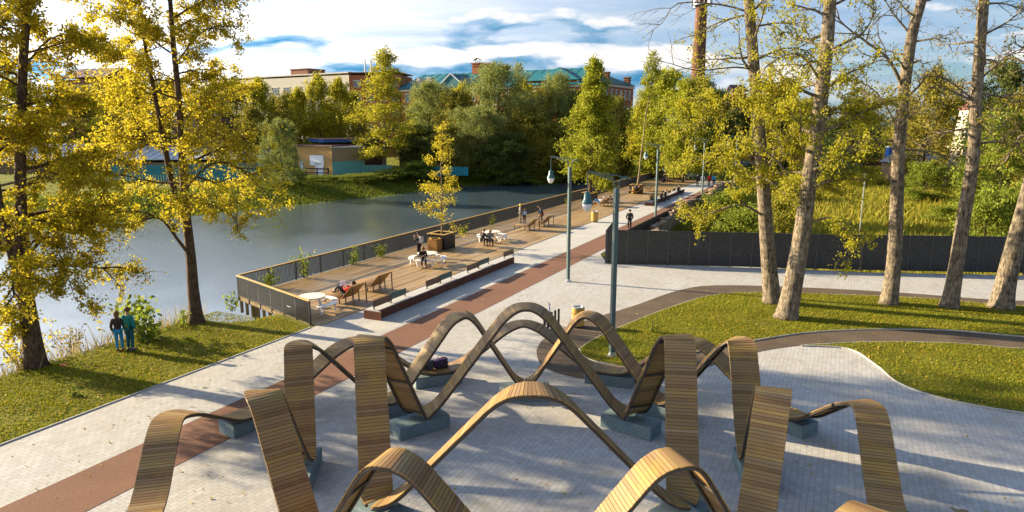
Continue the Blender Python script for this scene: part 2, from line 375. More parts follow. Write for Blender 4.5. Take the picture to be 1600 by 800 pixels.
BLUER = paint('blue_fascia', (0.02, 0.10, 0.36), 0.5)
MAROON = paint('maroon_sheet', (0.12, 0.045, 0.035), 0.6)
WGLASS = paint('window_glass', (0.05, 0.09, 0.12), 0.12, 0.4, spec=0.8)
BLUEG = paint('blue_window', (0.06, 0.22, 0.33), 0.2, 0.3, spec=0.8)
TRIMW = paint('pale_trim', (0.52, 0.48, 0.42), 0.8)
# ------------------------------------------------------------------ terrain, river, paving
WZ = -1.5
FAR = [(-400, -130), (-60, -84), (20, -73), (46, -68), (56, -64), (83, -58), (99, -56.5), (116, -47), (134, -42), (170, -40), (900, -60)]
def tfar(s): return float(np.interp(s, [p[0] for p in FAR], [p[1] for p in FAR]))
TN = -28.6
def fence_y(x): return float(np.interp(x, [6.2, 15.4, 21.6, 30.8, 60], [43.5, 42.46, 40.93, 40.0, 37.5]))
def sstep(a, b, x):
    k = min(1, max(0, (x - a) / (b - a))); return k * k * (3 - 2 * k)
def hgt(s, t):
    tf = tfar(s); p = ST(s, t); h = -0.03
    if t > TN:                                   # near side
        e = 1.7 if s < 22.5 else 5.0
        h = -0.03 - 2.2 * sstep(TN + e, TN - 0.6, t) if t < TN + e else -0.03
        if t > -15.0 and s > 42:
            d = min(t + 14.6, (p.y - fence_y(p.x)) * 0.9)
            h -= 2.6 * sstep(0.3, 2.5, d) * (1 - sstep(58, 116, s))
        if s > 112: h += 1.3 * sstep(112, 126, s)
    elif t > tf:
        d = min(TN - t, t - tf); h = -2.2 - 1.2 * min(1, d / 4)
    else:
        d = tf - t; h = -2.0 + 2.5 * sstep(-1, 15, d) + 0.5 * sstep(15, 60, d)
    return h
def lines(lo, hi, flo, fhi, fine, grow):
    xs = list(np.arange(flo, fhi + 1e-6, fine)); st = fine; x = fhi
    while x < hi: st *= grow; x += st; xs.append(x)
    st = fine; x = flo
    while x > lo: st *= grow; x -= st; xs.insert(0, x)
    return xs
SS = lines(-500, 2600, -10, 140, 1.25, 1.25); TT = lines(-2200, 2200, -90, 40, 0.8, 1.25)
rngh = random.Random(4)
gm = MB(); nS, nT = len(SS), len(TT)
gm.v = [tuple(ST(s, t, hgt(s, t) + (rngh.uniform(-.05, .03) if t < TN - 1 or t > -14 and s > 44 else 0))) for s in SS for t in TT]
gm.f = [(i * nT + j, i * nT + j + 1, (i + 1) * nT + j + 1, (i + 1) * nT + j) for i in range(nS - 1) for j in range(nT - 1)]
prop(gm.build('ground', GROUND, smooth=True), kind='structure')
wm = MB(); wm.sheet([ST(-480, TN + 1.6), ST(-480, -140), ST(-60, -92), ST(20, -78), ST(83, -63), ST(116, -53), ST(170, -46), ST(330, -50), ST(330, TN + 1.6)], WZ)
prop(wm.build('river', WATER), kind='structure')

LAWN_T = -20.95
pv_ = MB(); pv_.sheet([ST(-40, LAWN_T), ST(22.4, LAWN_T), ST(112, -20.72), ST(112, -14.95), ST(44.8, -14.95), (6.25, 43.4), (15.4, 42.4), (21.6, 40.87), (30.8, 39.95), (62, 37.4), (62, -40), ST(-40, 10)], 0.0)
prop(pv_.build('pavement', PAVER), kind='structure')
rp = MB(); rp.sheet([ST(-40, -17.45), ST(111, -17.35), ST(111, -15.2), ST(-40, -15.55)], 0.008)
prop(rp.build('red_path', RED), kind='structure')
gp = MB(); gp.sheet([ST(23.3, -19.0), ST(42.5, -20.7), ST(111, -20.7), ST(111, -17.4), ST(23.3, -17.5)], 0.004)
prop(gp.build('pale_path', GRAVEL), kind='structure')

def smooth_poly(pts, n=6):
    P = [Vector((p[0], p[1], 0)) for p in pts]; out = []
    for i in range(len(P) - 1):
        p0, p1, p2, p3 = P[max(i - 1, 0)], P[i], P[i + 1], P[min(i + 2, len(P) - 1)]
        for k in range(n):
            t = k / n
            out.append(0.5 * ((2 * p1) + (p2 - p0) * t + (2 * p0 - 5 * p1 + 4 * p2 - p3) * t * t + (3 * p1 - p0 - 3 * p2 + p3) * t ** 3))
    out.append(P[-1]); return out
gpx = lambda L: [G(u, v) for u, v in L]
outer_top = smooth_poly(gpx([(838, 548), (852, 528), (900, 506), (990, 478), (1060, 454), (1120, 446), (1250, 449), (1400, 457), (1600, 470)]) + [Vector((30, 36.4, 0)), Vector((40, 34.8, 0)), Vector((50, 33.8, 0))])
outer_bot = smooth_poly(gpx([(838, 548), (846, 570), (890, 588), (1000, 599), (1090, 578), (1180, 551), (1260, 539), (1350, 534), (1480, 535), (1600, 544)]) + [Vector((25, 26.1, 0)), Vector((32, 25.6, 0)), Vector((50, 24.0, 0))])
bp = MB(); bp.sheet(outer_top + outer_bot[::-1], 0.012); prop(bp.build('brown_path', ASPH), kind='structure')
in_top = smooth_poly(gpx([(905, 547), (925, 533), (965, 514), (1040, 484), (1110, 463), (1180, 458), (1300, 461), (1440, 467), (1600, 479)]) + [Vector((30, 33.6, 0)), Vector((38, 32.4, 0)), Vector((50, 31.2, 0))])
in_bot = smooth_poly(gpx([(905, 547), (915, 560), (950, 570), (1000, 574), (1080, 553), (1180, 533), (1260, 521), (1350, 516), (1480, 517), (1600, 527)]) + [Vector((25, 27.6, 0)), Vector((33, 27.0, 0)), Vector((50, 25.6, 0))])
isl = in_top + in_bot[::-1][:-1]
lawn2_edge = smooth_poly(gpx([(1252, 541), (1325, 546), (1368, 571), (1400, 597), (1440, 614), (1500, 630), (1600, 647)]) + [Vector((18.5, 19.2, 0)), Vector((24, 18.6, 0)), Vector((32, 18.3, 0)), Vector((50, 17, 0))])
lawn2 = lawn2_edge + smooth_poly(gpx([(1252, 541), (1350, 536), (1480, 537), (1600, 546)]) + [Vector((25, 25.9, 0)), Vector((33, 25.4, 0)), Vector((50, 23.4, 0))])[::-1][1:-1]
def lawn(poly, name):
    lm = MB(); lm.prism([(p.x, p.y) for p in poly], 0.0, 0.05)
    prop(lm.build(name, GROUND), kind='structure')
    k = MB(); n = len(poly)
    for i in range(n):
        a, b = poly[i], poly[(i + 1) % n]
        if (b - a).length > 1e-3 and max(a.x, b.x) < 49.9: k.bar(Vector((a.x, a.y, .033)), Vector((b.x, b.y, .033)), 0.04, 0.05)
    prop(k.build('kerb', KERB), kind='structure')
lawn(isl, 'lawn'); lawn(lawn2, 'lawn')
k = MB(); k.bar(ST(-40, LAWN_T - .03, .02), ST(22.4, LAWN_T - .03, .005), 0.05, 0.05); prop(k.build('kerb', KERB), kind='structure')

# grass blades and fallen leaves
nr = np.random.default_rng(11)
def in_poly(x, y, poly):
    c = np.zeros(len(x), bool); n = len(poly)
    for i in range(n):
        x1, y1 = poly[i][0], poly[i][1]; x2, y2 = poly[(i + 1) % n][0], poly[(i + 1) % n][1]
        if y1 == y2: continue
        c ^= ((y1 > y) != (y2 > y)) & (x < (x2 - x1) * (y - y1) / (y2 - y1) + x1)
    return c
def scatter(poly, n):
    xs = [p[0] for p in poly]; ys = [p[1] for p in poly]; out = np.zeros((0, 2))
    while len(out) < n:
        q = np.stack([nr.uniform(min(xs), max(xs), n * 2), nr.uniform(min(ys), max(ys), n * 2)], 1)
        out = np.concatenate([out, q[in_poly(q[:, 0], q[:, 1], poly)]])
    return out[:n]
def blades(xy, z, h0, h1, wd, mt, name, lean=0.5):
    n = len(xy); a = nr.uniform(0, 2 * PI, n); h = nr.uniform(h0, h1, n); ln = nr.normal(0, lean, (n, 2)) * h[:, None]
    base = np.column_stack([xy, z]); d = np.column_stack([np.cos(a), np.sin(a), np.zeros(n)]) * (wd * nr.uniform(.6, 1.4, n))[:, None]
    tip = base + np.column_stack([ln, h])
    return np_mesh(name, np.stack([base - d, base + d, tip], 1), 3, mt)
lawn_l = [(p.x, p.y) for p in (ST(-6, LAWN_T - .1), ST(22.3, LAWN_T - .1), ST(24.6, -28.6), ST(-6, -28.6))]
isl_v = [(p.x, p.y) for p in isl]; l2v = [(p.x, p.y) for p in lawn2]
a1 = scatter(lawn_l, 90000); z1 = np.array([hgt(*toST(p)) for p in a1])
a2 = scatter(isl_v, 110000); a2 = a2[a2[:, 0] < 34]; a3 = scatter(l2v, 70000); a3 = a3[a3[:, 0] < 30]
def patchy(q): return q[(np.sin(q[:, 0] * 1.7 + 2.1 * np.sin(q[:, 1] * .8)) + np.sin(q[:, 1] * 2.3 + q[:, 0]) + nr.normal(0, 1.0, len(q))) > -1.5]
a1, a2, a3 = patchy(a1), patchy(a2), patchy(a3); z1 = np.array([hgt(*toST(p)) for p in a1])
for xy, z, nm in ((a1, z1, 'a'), (a2, np.full(len(a2), .05), 'b'), (a3, np.full(len(a3), .05), 'c')):
    prop(link('grass', blades(xy, z, .03, .085, .016, L_GRASS, 'grass')), 'short yellow green lawn grass littered with leaves', 'grass', kind='stuff')
def leaf_quads(P, size, mt, name, flat=0.0, droop=0.0, asp=0.62):
    n = len(P); a = nr.normal(0, 1, (n, 3)); a[:, 2] = a[:, 2] * (1 - flat) - droop
    a /= np.linalg.norm(a, axis=1)[:, None]; r = nr.normal(0, 1, (n, 3))
    if flat: r[:, 2] *= (1 - flat)
    b = np.cross(a, r) if not flat else r - a * (r * a).sum(1)[:, None]
    b /= np.linalg.norm(b, axis=1)[:, None] + 1e-9
    s = (size * nr.uniform(.65, 1.3, n))[:, None]; a = a * s * .5; b = b * s * .5 * asp
    return np_mesh(name, np.stack([P - a, P + b - a * .15, P + a, P - b - a * .15], 1), 4, mt)
f1 = scatter(lawn_l, 9000); f2 = scatter(isl_v, 15000); f3 = scatter(l2v, 10000)
def drift(q): return q[(np.sin(q[:, 0] * .9 + 1.7 * np.sin(q[:, 1] * .6)) + np.sin(q[:, 1] * 1.3 + q[:, 0] * .4) + nr.normal(0, .9, len(q))) > -.5]
f1, f2, f3 = drift(f1), drift(f2), drift(f3)
z_f1 = np.array([hgt(*toST(p)) for p in f1]) + .05
fl = np.concatenate([np.column_stack([f1, z_f1]), np.column_stack([f2, np.full(len(f2), .085)]), np.column_stack([f3, np.full(len(f3), .085)])])
pav = np.column_stack([nr.uniform(-14, 22, 2600), nr.uniform(9, 46, 2600), np.full(2600, .025)])
tt = pav[:, 0] * CD - pav[:, 1] * SD
pav = pav[tt > LAWN_T + .3]; pav = pav[~in_poly(pav[:, 0], pav[:, 1], isl_v) & ~in_poly(pav[:, 0], pav[:, 1], l2v)]
fl = np.concatenate([fl, pav])
prop(link('fallen_leaves', leaf_quads(fl, .075, L_FALL, 'fallen_leaves', flat=.9)), 'scattered yellow autumn leaves lying on lawns and paving', 'leaves', kind='stuff')
# meadow growth behind the fence, far bank grass, dry weeds on the near bank
q = np.column_stack([nr.uniform(8, 85, 100000), nr.uniform(40, 122, 100000)])
sq = q[:, 0] * SD + q[:, 1] * CD; tq = q[:, 0] * CD - q[:, 1] * SD
fy = np.interp(q[:, 0], [6.2, 15.4, 21.6, 30.8, 60, 80], [43.5, 42.46, 40.93, 40.0, 37.5, 36])
q = q[(tq > -12.5) & (q[:, 1] > fy + 1.5)]
zq = np.array([hgt(*toST(p)) for p in q]); hv = np.array([0.5 + 0.5 * math.sin(p[0] * .35 + 1.3 * math.sin(p[1] * .21)) for p in q])
me = blades(q, zq, .3, 1.15, .10, L_MEADOW, 'meadow', .4)
prop(link('meadow', me), 'overgrown yellow green weeds filling the ground behind the black fence', 'weeds', kind='stuff')
sb = nr.uniform(10, 118, 60000); db = nr.uniform(.3, 17, 60000) ; tb = np.array([tfar(s) for s in sb]) - db
q = np.column_stack([sb * SD + tb * CD, sb * CD - tb * SD]); zq = np.array([hgt(s, t) for s, t in zip(sb, tb)])
prop(link('bank_grass', blades(q, zq, .12, .45, .07, leafmat('bank_blade', [(0.13, 0.16, 0.016), (0.19, 0.21, 0.022), (0.10, 0.135, 0.016)], .45), 'bank_grass', .5)), 'green grass covering the far river bank', 'grass', kind='stuff')
n = 5200; sb = nr.uniform(-6, 21.8, n) ; tb = -28.0 + nr.normal(0, .55, n); keep = (np.abs(sb - 17) > .0); sb, tb = sb[keep], tb[keep]
q = np.column_stack([sb * SD + tb * CD, sb * CD - tb * SD]); zq = np.array([hgt(s, t) for s, t in zip(sb, tb)])
prop(link('bank_weeds', blades(q, zq, .3, 1.15, .022, L_WEED, 'bank_weeds', .35)), 'dry tan weeds along the near river edge', 'weeds', kind='stuff')

# ------------------------------------------------------------------ boardwalk
rd = random.Random(5)
db_ = MB(); t0 = -28.3; wd_ = 0.145
def deck_s0(t): return float(np.interp(t, [-28.3, -21.3], [25.1, 22.75]))
t = t0
while t < -20.8:
    s = deck_s0(t + wd_ / 2); first = True
    while s < 112:
        L = rd.uniform(2.2, 4.0) if first else 4.0; first = False
        e = min(s + L, 112)
        a, b = ST(s + .004, t + wd_ / 2, 0.015), ST(e - .004, t + wd_ / 2, 0.015)
        db_.bar(a, b, wd_ - .012, .03); s = e
    t += wd_
prop(db_.build('boardwalk', DECK), kind='structure')
sup = MB()
sup.bar(ST(25.15, -28.32, -.14), ST(112, -28.32, -.14), .06, .24)
sup.bar(ST(25.1, -28.3, -.12), ST(22.78, -21.4, -.12), .08, .2)
for i in range(12):
    f = i / 11; p = ST(25.1 - 2.3 * f, -28.25 + 6.8 * f); sup.bar(p + Vector((0, 0, -.9)), p + Vector((0, 0, -.2)), .12, .12)
s = 26
while s < 112: p = ST(s, -28.2); sup.bar(p + Vector((0, 0, -3)), p + Vector((0, 0, -.2)), .16, .16); s += 3
prop(sup.build('boardwalk_supports', BARK_B), kind='structure')

# railing
def railing(label, A, B, n, dense):
    A, B = Vector(A), Vector(B); d = (B - A); L = d.length; u = d.normalized(); rz = math.atan2(u.y, u.x)
    r = thing('railing', label, 'railing', A, rz)
    m = MB(); m.box((L / 2, 0, 1.12), (L + .06, .11, .045)); m.build('handrail', WOODY, r)
    pl = L / n; pm = MB()
    pm.box((pl / 2, 0, 1.07), (pl - .05, .035, .03)); pm.box((pl / 2, 0, .06), (pl - .05, .035, .03))
    k = int(pl / dense)
    for i in range(1, k): pm.box((i * pl / k, 0, .565), (.034, .045, .98))
    pme = pm.mesh('panel'); pme.materials.append(BLACK)
    po = MB(); po.box((0, 0, .42), (.05, .07, 1.34)); pome = po.mesh('post'); pome.materials.append(BLACK)
    for i in range(n):
        o = link('panel', pme, None, r); o.location = (i * pl, 0, 0)
    for i in range(n + 1):
        o = link('post', pome, None, r); o.location = (i * pl, 0, 0)
    return r
railing('long black bar railing with yellow wood handrail running beside the river', ST(25.15, -28.42), ST(118, -28.45), 44, .10)
railing('short black bar railing with yellow wood handrail closing the end of the boardwalk', ST(25.1, -28.42), ST(22.72, -21.3), 6, .09)

# corten benches
def corten_bench(label, s0, s1, tA, tB, rests, ext):
    r = thing('long_bench', label, 'bench', ST(0, 0), ROT_S)          # local x = s, local y = -t
    m = MB(); m.prism([(s0 + ext, -tA), (s0, -tB - .25), (s0 + .1, -tB), (s1, -tB), (s1, -tA)], 0.0, .40); m.build('body', CORT, r)
    m = MB(); m.prism([(s0 + ext + .03, -tA + .02 - .04), (s0 + .02, -tB - .23), (s0 + .11, -tB + .02), (s1 - .02, -tB + .02), (s1 - .02, -tA - .02)], .402, .44); m.build('seat', SEATT, r)
    for i, (s, ln, green) in enumerate(rests):
        y = -tB + (.42 if green else .26); lean = .10 if not green else -.10
        m = MB()
        for z in (.60, .71, .82):
            m.bar((s - ln / 2, y + lean * (z - .44), z), (s + ln / 2, y + lean * (z - .44), z), .03, .098)
        b = m.build('backrest', GREENM if green else BROWNM, r, label='dark green slatted backrest' if green else 'brown slatted backrest')
        m = MB()
        for e in (-1, 1): m.bar((s + e * (ln / 2 - .05), y, .43), (s + e * (ln / 2 - .05), y + lean * .42, .86), .05, .035)
        m.build('bracket', STEEL, b)
    return r
px = [(790, 565), (877, 510), (1057, 472), (1125, 422), (1263, 398), (1325, 365), (1448, 325)]
rest = []
for i, (x, y) in enumerate(px):
    p = AT(360 + x * .3, 300 + y * .3, -19.3); rest.append((toST(p)[0], 1.45, i % 2 == 1))
corten_bench('long rust brown steel bench with brown and green backrests beside the near boardwalk', 24.6, 39.3, -19.75, -19.0, rest, .0)
corten_bench('rust brown steel bench on the far promenade with seated people', 74.3, 91.5, -19.75, -19.0, [(76.2, 1.4, True), (84, 1.4, False), (87, 1.4, True)], .0)

# ------------------------------------------------------------------ wave ribbons
def catmull_closed(P, n):
    out = []; N = len(P)
    for i in range(N):
        p0, p1, p2, p3 = P[i - 1], P[i], P[(i + 1) % N], P[(i + 2) % N]
        for k in range(n):
            t = k / n; out.append(0.5 * ((2 * p1) + (p2 - p0) * t + (2 * p0 - 5 * p1 + 4 * p2 - p3) * t * t + (3 * p1 - p0 - 3 * p2 + p3) * t ** 3))
    return out
RW = 0.77
def soft_polygon(P, n):
    """straight runs between the knots with rounded corners"""
    N = len(P); raw = [P[i].lerp(P[(i + 1) % N], k / n) for i in range(N) for k in range(n)]; M = len(raw); out = []
    for i in range(M):
        h = 6; a = Vector((0, 0, 0))
        for j in range(-h, h + 1): a += raw[(i + j) % M]
        out.append(a / (2 * h + 1))
    return out
def zprof(u, h, zb, flat, ftop):
    xs = [0, flat, .5 - ftop, .5 + ftop, 1 - flat, 1]; return float(np.interp(u, xs, [zb, zb, h, h, zb, zb]))
def zsmooth(u, h, zb, flat, ftop, w):
    k = 0
    for j in range(-6, 7):
        x = u + j * w / 6
        x = -x if x < 0 else (2 - x if x > 1 else x)
        k += zprof(x, h, zb, flat, ftop)
    return k / 13
def ribbon(label, knots, skip=(), flat=.045, ftop=.075, w=.06):
    """knots: alternating base (x, y) and peak (x, y, h) points round the ring"""
    P = [Vector((k[0], k[1], 0)) for k in knots]; NA = len(knots) // 2; n = 60
    pl = soft_polygon(P, n); r = thing('wave_bench', label, 'ribbon sculpture', (0, 0, 0))
    N = len(pl); zb = .50
    for a in range(NA):
        h = knots[2 * a + 1][2] if len(knots[2 * a + 1]) > 2 else 3
        pts = []
        for k in range(2 * n + 1):
            p = pl[(a * 2 * n + k) % N].copy(); p.z = zsmooth(k / (2 * n), h, zb, flat, ftop, w); pts.append(p)
        # resample by arc length into planks
        cl = [0]
        for i in range(1, len(pts)): cl.append(cl[-1] + (pts[i] - pts[i - 1]).length)
        L = cl[-1]; cnt = int(L / .082); m = MB(); fl = [MB(), MB()]; cross = []; js = []
        def at(d):
            d = min(max(d, 0), L); i = min(np.searchsorted(cl, d), len(cl) - 1); i = max(i, 1)
            f = (d - cl[i - 1]) / max(1e-9, cl[i] - cl[i - 1]); return pts[i - 1].lerp(pts[i], f)
        def frame(d):
            t = (at(d + .06) - at(d - .06)).normalized(); hz = Vector((t.x, t.y, 0)).normalized() if Vector((t.x, t.y, 0)).length > 1e-6 else Vector((1, 0, 0))
            # plan tangent taken over a longer span keeps the planks radial on steep legs
            q = at(d + .2) - at(d - .2); hz = Vector((q.x, q.y, 0)).normalized()
            x = Vector((hz.y, -hz.x, 0)); nrm = x.cross(t).normalized(); return t, x, nrm
        side = [[], []]
        for i in range(cnt):
            d = (i + .5) * L / cnt; c = at(d); t, x, nr_ = frame(d)
            for e in (0, 1): side[e].append(c + x * (RW / 2 - .035) * (1 if e else -1) - nr_ * .052)
            if (a, i) in skip: continue
            jit = rd.uniform(-.004, .004); g = .0055; co = []
            for dd in (i * L / cnt + g, (i + 1) * L / cnt - g):
                q, (tt_, xx, nn_) = at(dd), frame(dd); co.append([q + xx * sg * (RW / 2) + xx * jit + nn_ * (hh_ + jit * .4) for sg in (-1, 1) for hh_ in (-.014, .014)]); js.append([q + xx * sg * (RW / 2 - .012) + nn_ * hh_ for sg in (-1, 1) for hh_ in (-.003, .003)])
            (p0, p1, p2, p3), (p4, p5, p6, p7) = co
            m.add([p0, p2, p6, p4, p1, p3, p7, p5], MB.BOXF)
            if i % 17 == 8: cross.append((c - x * (RW / 2 - .05) - nr_ * .05, c + x * (RW / 2 - .05) - nr_ * .05, nr_))
        arch = m.build('arch', PLANK, r); jm = MB()
        for i in range(len(js) - 1):
            (p0, p1, p2, p3), (p4, p5, p6, p7) = js[i], js[i + 1]; jm.add([p0, p2, p6, p4, p1, p3, p7, p5], [(0, 3, 2, 1), (4, 5, 6, 7), (0, 1, 5, 4), (2, 3, 7, 6)] if 0 else [(0, 1, 2, 3), (4, 5, 6, 7)])
        jm.build('gap_light_block', STEEL, arch)  # added dark backing inside the planks, keeps light from showing through the gaps
        for e in (0, 1):
            sm = MB(); sm.tube([at(0) + frame(.01)[1] * (RW / 2 - .035) * (1 if e else -1) - Vector((0, 0, .052))] + side[e] + [at(L) + frame(L - .01)[1] * (RW / 2 - .035) * (1 if e else -1) - Vector((0, 0, .052))], .036, 6)
            sm.build('steel_edge', STEEL, arch, smooth=True)
        for ca, cb, cn in cross: cm_ = MB(); cm_.bar(ca, cb, .05, .04, up=cn); cm_.build('cross_tube', STEEL, arch)
    for a in range(NA):
        p = P[2 * a]; q = (pl[(a * 2 * n + 5) % N] - pl[(a * 2 * n - 5) % N]); rz = math.atan2(q.y, q.x)
        m = MB(); m.box((p.x, p.y, .20), (1.65, .74, .40), rz); m.build('base_block', CONC, r, bevel=.012)
    return r
RC = 0.42
def sym(lst): return lst                      # knots are written out in full below
inner = [(-2.75, 18.95), (RC, 19.55, 3.68), (3.55, 18.95), (4.28, 16.7, 3.64), (3.95, 14.2), (RC, 13.6, 3.46), (-3.1, 14.2), (-3.68, 16.7, 3.62)]
middle = [(RC, 21.4), (2.45, 21.2, 2.95), (4.75, 20.0), (6.45, 18.4, 3.0), (6.25, 16.2), (5.95, 14.5, 3.1), (4.9, 12.5), (3.05, 11.7, 2.88), (RC, 11.2), (-2.3, 11.7, 2.88), (-4.1, 12.5), (-5.7, 14.5, 3.05), (-5.45, 16.2), (-6.05, 18.4, 2.88), (-3.9, 20.0), (-1.6, 21.2, 2.95)]
outer = [(3.45, 22.7), (6.0, 21.6, 1.95), (8.3, 19.2), (9.1, 16.3, 1.95), (8.3, 13.4), (6.6, 11.4, 1.95), (3.4, 9.6), (RC, 9.2, 1.95), (-2.6, 9.6), (-6.2, 10.6, 1.7), (-8.1, 13.4), (-8.8, 16.3, 1.62), (-7.9, 19.2), (-5.2, 21.6, 1.95), (-2.65, 22.7), (RC, 23.6, 1.95)]
ribbon('tallest innermost wooden ribbon wave ring with four high arches', inner)
ribbon('middle wooden ribbon wave ring of medium height arches around the tallest one', middle)
ribbon('outermost lowest wooden ribbon wave ring surrounding the others', outer, flat=.11, w=.075)
# ------------------------------------------------------------------ street lamps
def street_lamp(label, loc):
    r = thing('street_lamp', label, 'street lamp', loc, 0, 'pendant lamps along the promenade')
    m = MB(); m.box((0, 0, 3.3), (.17, .17, 6.6), DA); m.build('pole', POLE, r, bevel=.012)
    m = MB(); m.lathe([(.2, 0), (.2, .02), (.13, .05), (.11, .16)], 16); 
    for i in range(4): a = i * PI / 2 + .5; m.lathe([(.03, .0), (.03, .06)], 8, (.16 * math.cos(a), .16 * math.sin(a), 0))
    m.build('base_plate', GALV, r)
    e = Vector((-CD, SD, 0)); a0 = e * .09 + Vector((0, 0, 6.6)); a1 = e * .09 + Vector((0, 0, 6.86)); tip = e * 1.15 + Vector((0, 0, 7.18)); up = e * -.05 + Vector((0, 0, 7.06))
    m = MB(); m.tube([a0, a1], .022, 6); m.tube([-a0 + Vector((0, 0, 13.2)), -e * .09 + Vector((0, 0, 6.84))], .022, 6)
    m.tube([a1, tip], .024, 6); m.tube([-e * .55 + Vector((0, 0, 6.93)), up, tip], .02, 6)
    for i in range(5):
        f = (i + .3) / 5.2; g = min(1, f + .12); m.tube([a1.lerp(tip, f), up.lerp(tip, g)], .012, 5); m.tube([up.lerp(tip, g), a1.lerp(tip, min(1, f + .2))], .012, 5)
    m.build('arm', POLE, r)
    m = MB(); m.tube([-e * .09 + Vector((0, 0, 6.84)), -e * .2 + Vector((0, 0, 6.95)), -e * .42 + Vector((0, 0, 7.05))], .028, 6); m.build('end_bracket', TEAL, r)
    m = MB(); m.tube([tip, tip - Vector((0, 0, .78))], .02, 6); m.build('rod', POLE, r)
    c = tip - Vector((0, 0, 1.22))
    m = MB(); m.lathe([(.235, 0), (.225, .03), (.19, .10), (.135, .18), (.13, .34), (.09, .42), (.03, .46)], 20, c); m.build('lamp_housing', TEAL, r, smooth=True)
    m = MB(); m.lathe([(.02, -.32), (.09, -.29), (.155, -.2), (.19, -.08), (.2, -.002)], 20, c); m.build('lamp_dome', GLASSD, r, smooth=True)
    return r
street_lamp('tall teal street lamp standing on the lawn tip beside the wooden ribbons', (3.92, 25.45, .03))
street_lamp('street lamp standing alone on paving in front of the black fence corner', (3.25, 38.34, 0))
street_lamp('street lamp beside the far rust brown bench', ST(64.6 * .899 + 13.73 * .438, -15.95))
street_lamp('street lamp beside the group of four walkers', ST(85.6 * .899 + 24.07 * .438, -15.95))
p = G(1148, 286, .9); street_lamp('most distant street lamp on the promenade by the road bridge', (p.x, p.y, .2))

# ------------------------------------------------------------------ black perforated fence, low railing, old wall
FPOST = paint('fence_post', (.06, .06, .06), .5, .3)
def fence_run(label, A, B, n, H, mt, posts=True, cat='fence', name='panel_fence'):
    A, B = Vector(A), Vector(B); d = B - A; L = d.length; rz = math.atan2(d.y, d.x); r = thing(name, label, cat, A, rz)
    pl = L / n; pm = MB(); pm.box((pl / 2, 0, H / 2 + .03), (pl - .065, .03, H - .06)); pme = pm.mesh('panel'); pme.materials.append(mt)
    po = MB(); po.box((0, 0, H / 2), (.06, .07, H + .03)); pome = po.mesh('post'); pome.materials.append(FPOST)
    for i in range(n): o = link('panel', pme, None, r); o.location = (i * pl, 0, 0)
    for i in range(n + 1): o = link('post', pome, None, r); o.location = (i * pl, 0, 0)
    return r
fence_run('tall black perforated metal fence across the plaza, straight near run behind the lamp', (6.2, 43.47, 0), (21.6, 41.3, 0), 12, 2.25, PERF)
fence_run('tall black perforated metal fence running out of the photo behind the bare trunks', (21.7, 41.28, 0), (46.0, 39.0, 0), 18, 2.28, PERF)
fr = fence_run('short return panel of the black fence carrying a small blue sign', (6.12, 43.5, 0), ST(46.8, -14.6), 1, 2.22, PERF)
m = MB(); p0 = Vector((6.12, 43.5, 0)); m.box((.7, -.045, 1.35), (.13, .012, .13)); m.build('blue_sign', paint('sign_blue', (.02, .35, .75), .4), fr)
fence_run('low black bar fence along the right edge of the far promenade', ST(46.9, -14.62), ST(112, -14.6), 30, 1.0, BLACK)
m = MB(); sw = 55.5; rw = random.Random(8); prev = 0.9
walls = thing('old_wall', 'crumbling old concrete wall with stained face below the promenade edge', 'wall', ST(0, 0), ROT_S)
m = MB()
while sw < 104:
    L = rw.uniform(1.2, 2.2); h = .75 + .35 * math.sin(sw * .3) + rw.uniform(-.12, .12) + .012 * (sw - 55)
    m.prism([(sw, 13.85 + rw.uniform(-.04, .04)), (sw + L - .03, 13.85 + rw.uniform(-.04, .04)), (sw + L - .03, 14.3), (sw, 14.3)], -3.2, h); sw += L
m.build('wall_slabs', OLDWALL, walls)
m = MB(); sw = 55.5
for i in range(260):
    s = rw.uniform(52, 104); sz = rw.uniform(.08, .3)
    M = Matrix.Rotation(rw.uniform(0, 3), 3, 'Z') @ Matrix.Rotation(rw.uniform(-.5, .5), 3, 'X')
    if s > 55.5: m.box((s, 14.08 + rw.uniform(-.22, .22), .75 + .35 * math.sin(s * .3) + .012 * (s - 55) + rw.uniform(-.02, .08)), (sz * 1.5, sz, sz * .6), M=M)
m.build('broken_capping', paint('rubble', (.30, .20, .12), .95, .4), walls)
m = MB()
for i in range(150):
    a = rw.uniform(0, 6.28); rr = rw.random() ** .6 * 1.9; sz = rw.uniform(.12, .4)
    M = Matrix.Rotation(rw.uniform(0, 3), 3, 'Z') @ Matrix.Rotation(rw.uniform(-.7, .7), 3, 'X')
    q = ST(52.6 + math.cos(a) * rr * 1.3, -12.9 + math.sin(a) * rr, max(-2.4, .9 - rr * .7) + rw.uniform(-.1, .1)); m.box(q, (sz * 1.4, sz, sz * .7), M=M)
m.lathe([(2.6, -2.6), (2.3, -1.2), (1.7, -.2), (.9, .55), (.2, .8)], 14, ST(52.6, -12.9))
prop(m.build('rubble_mound', OLDWALL), 'mound of brown rubble rising just behind the black fence corner', 'rubble')

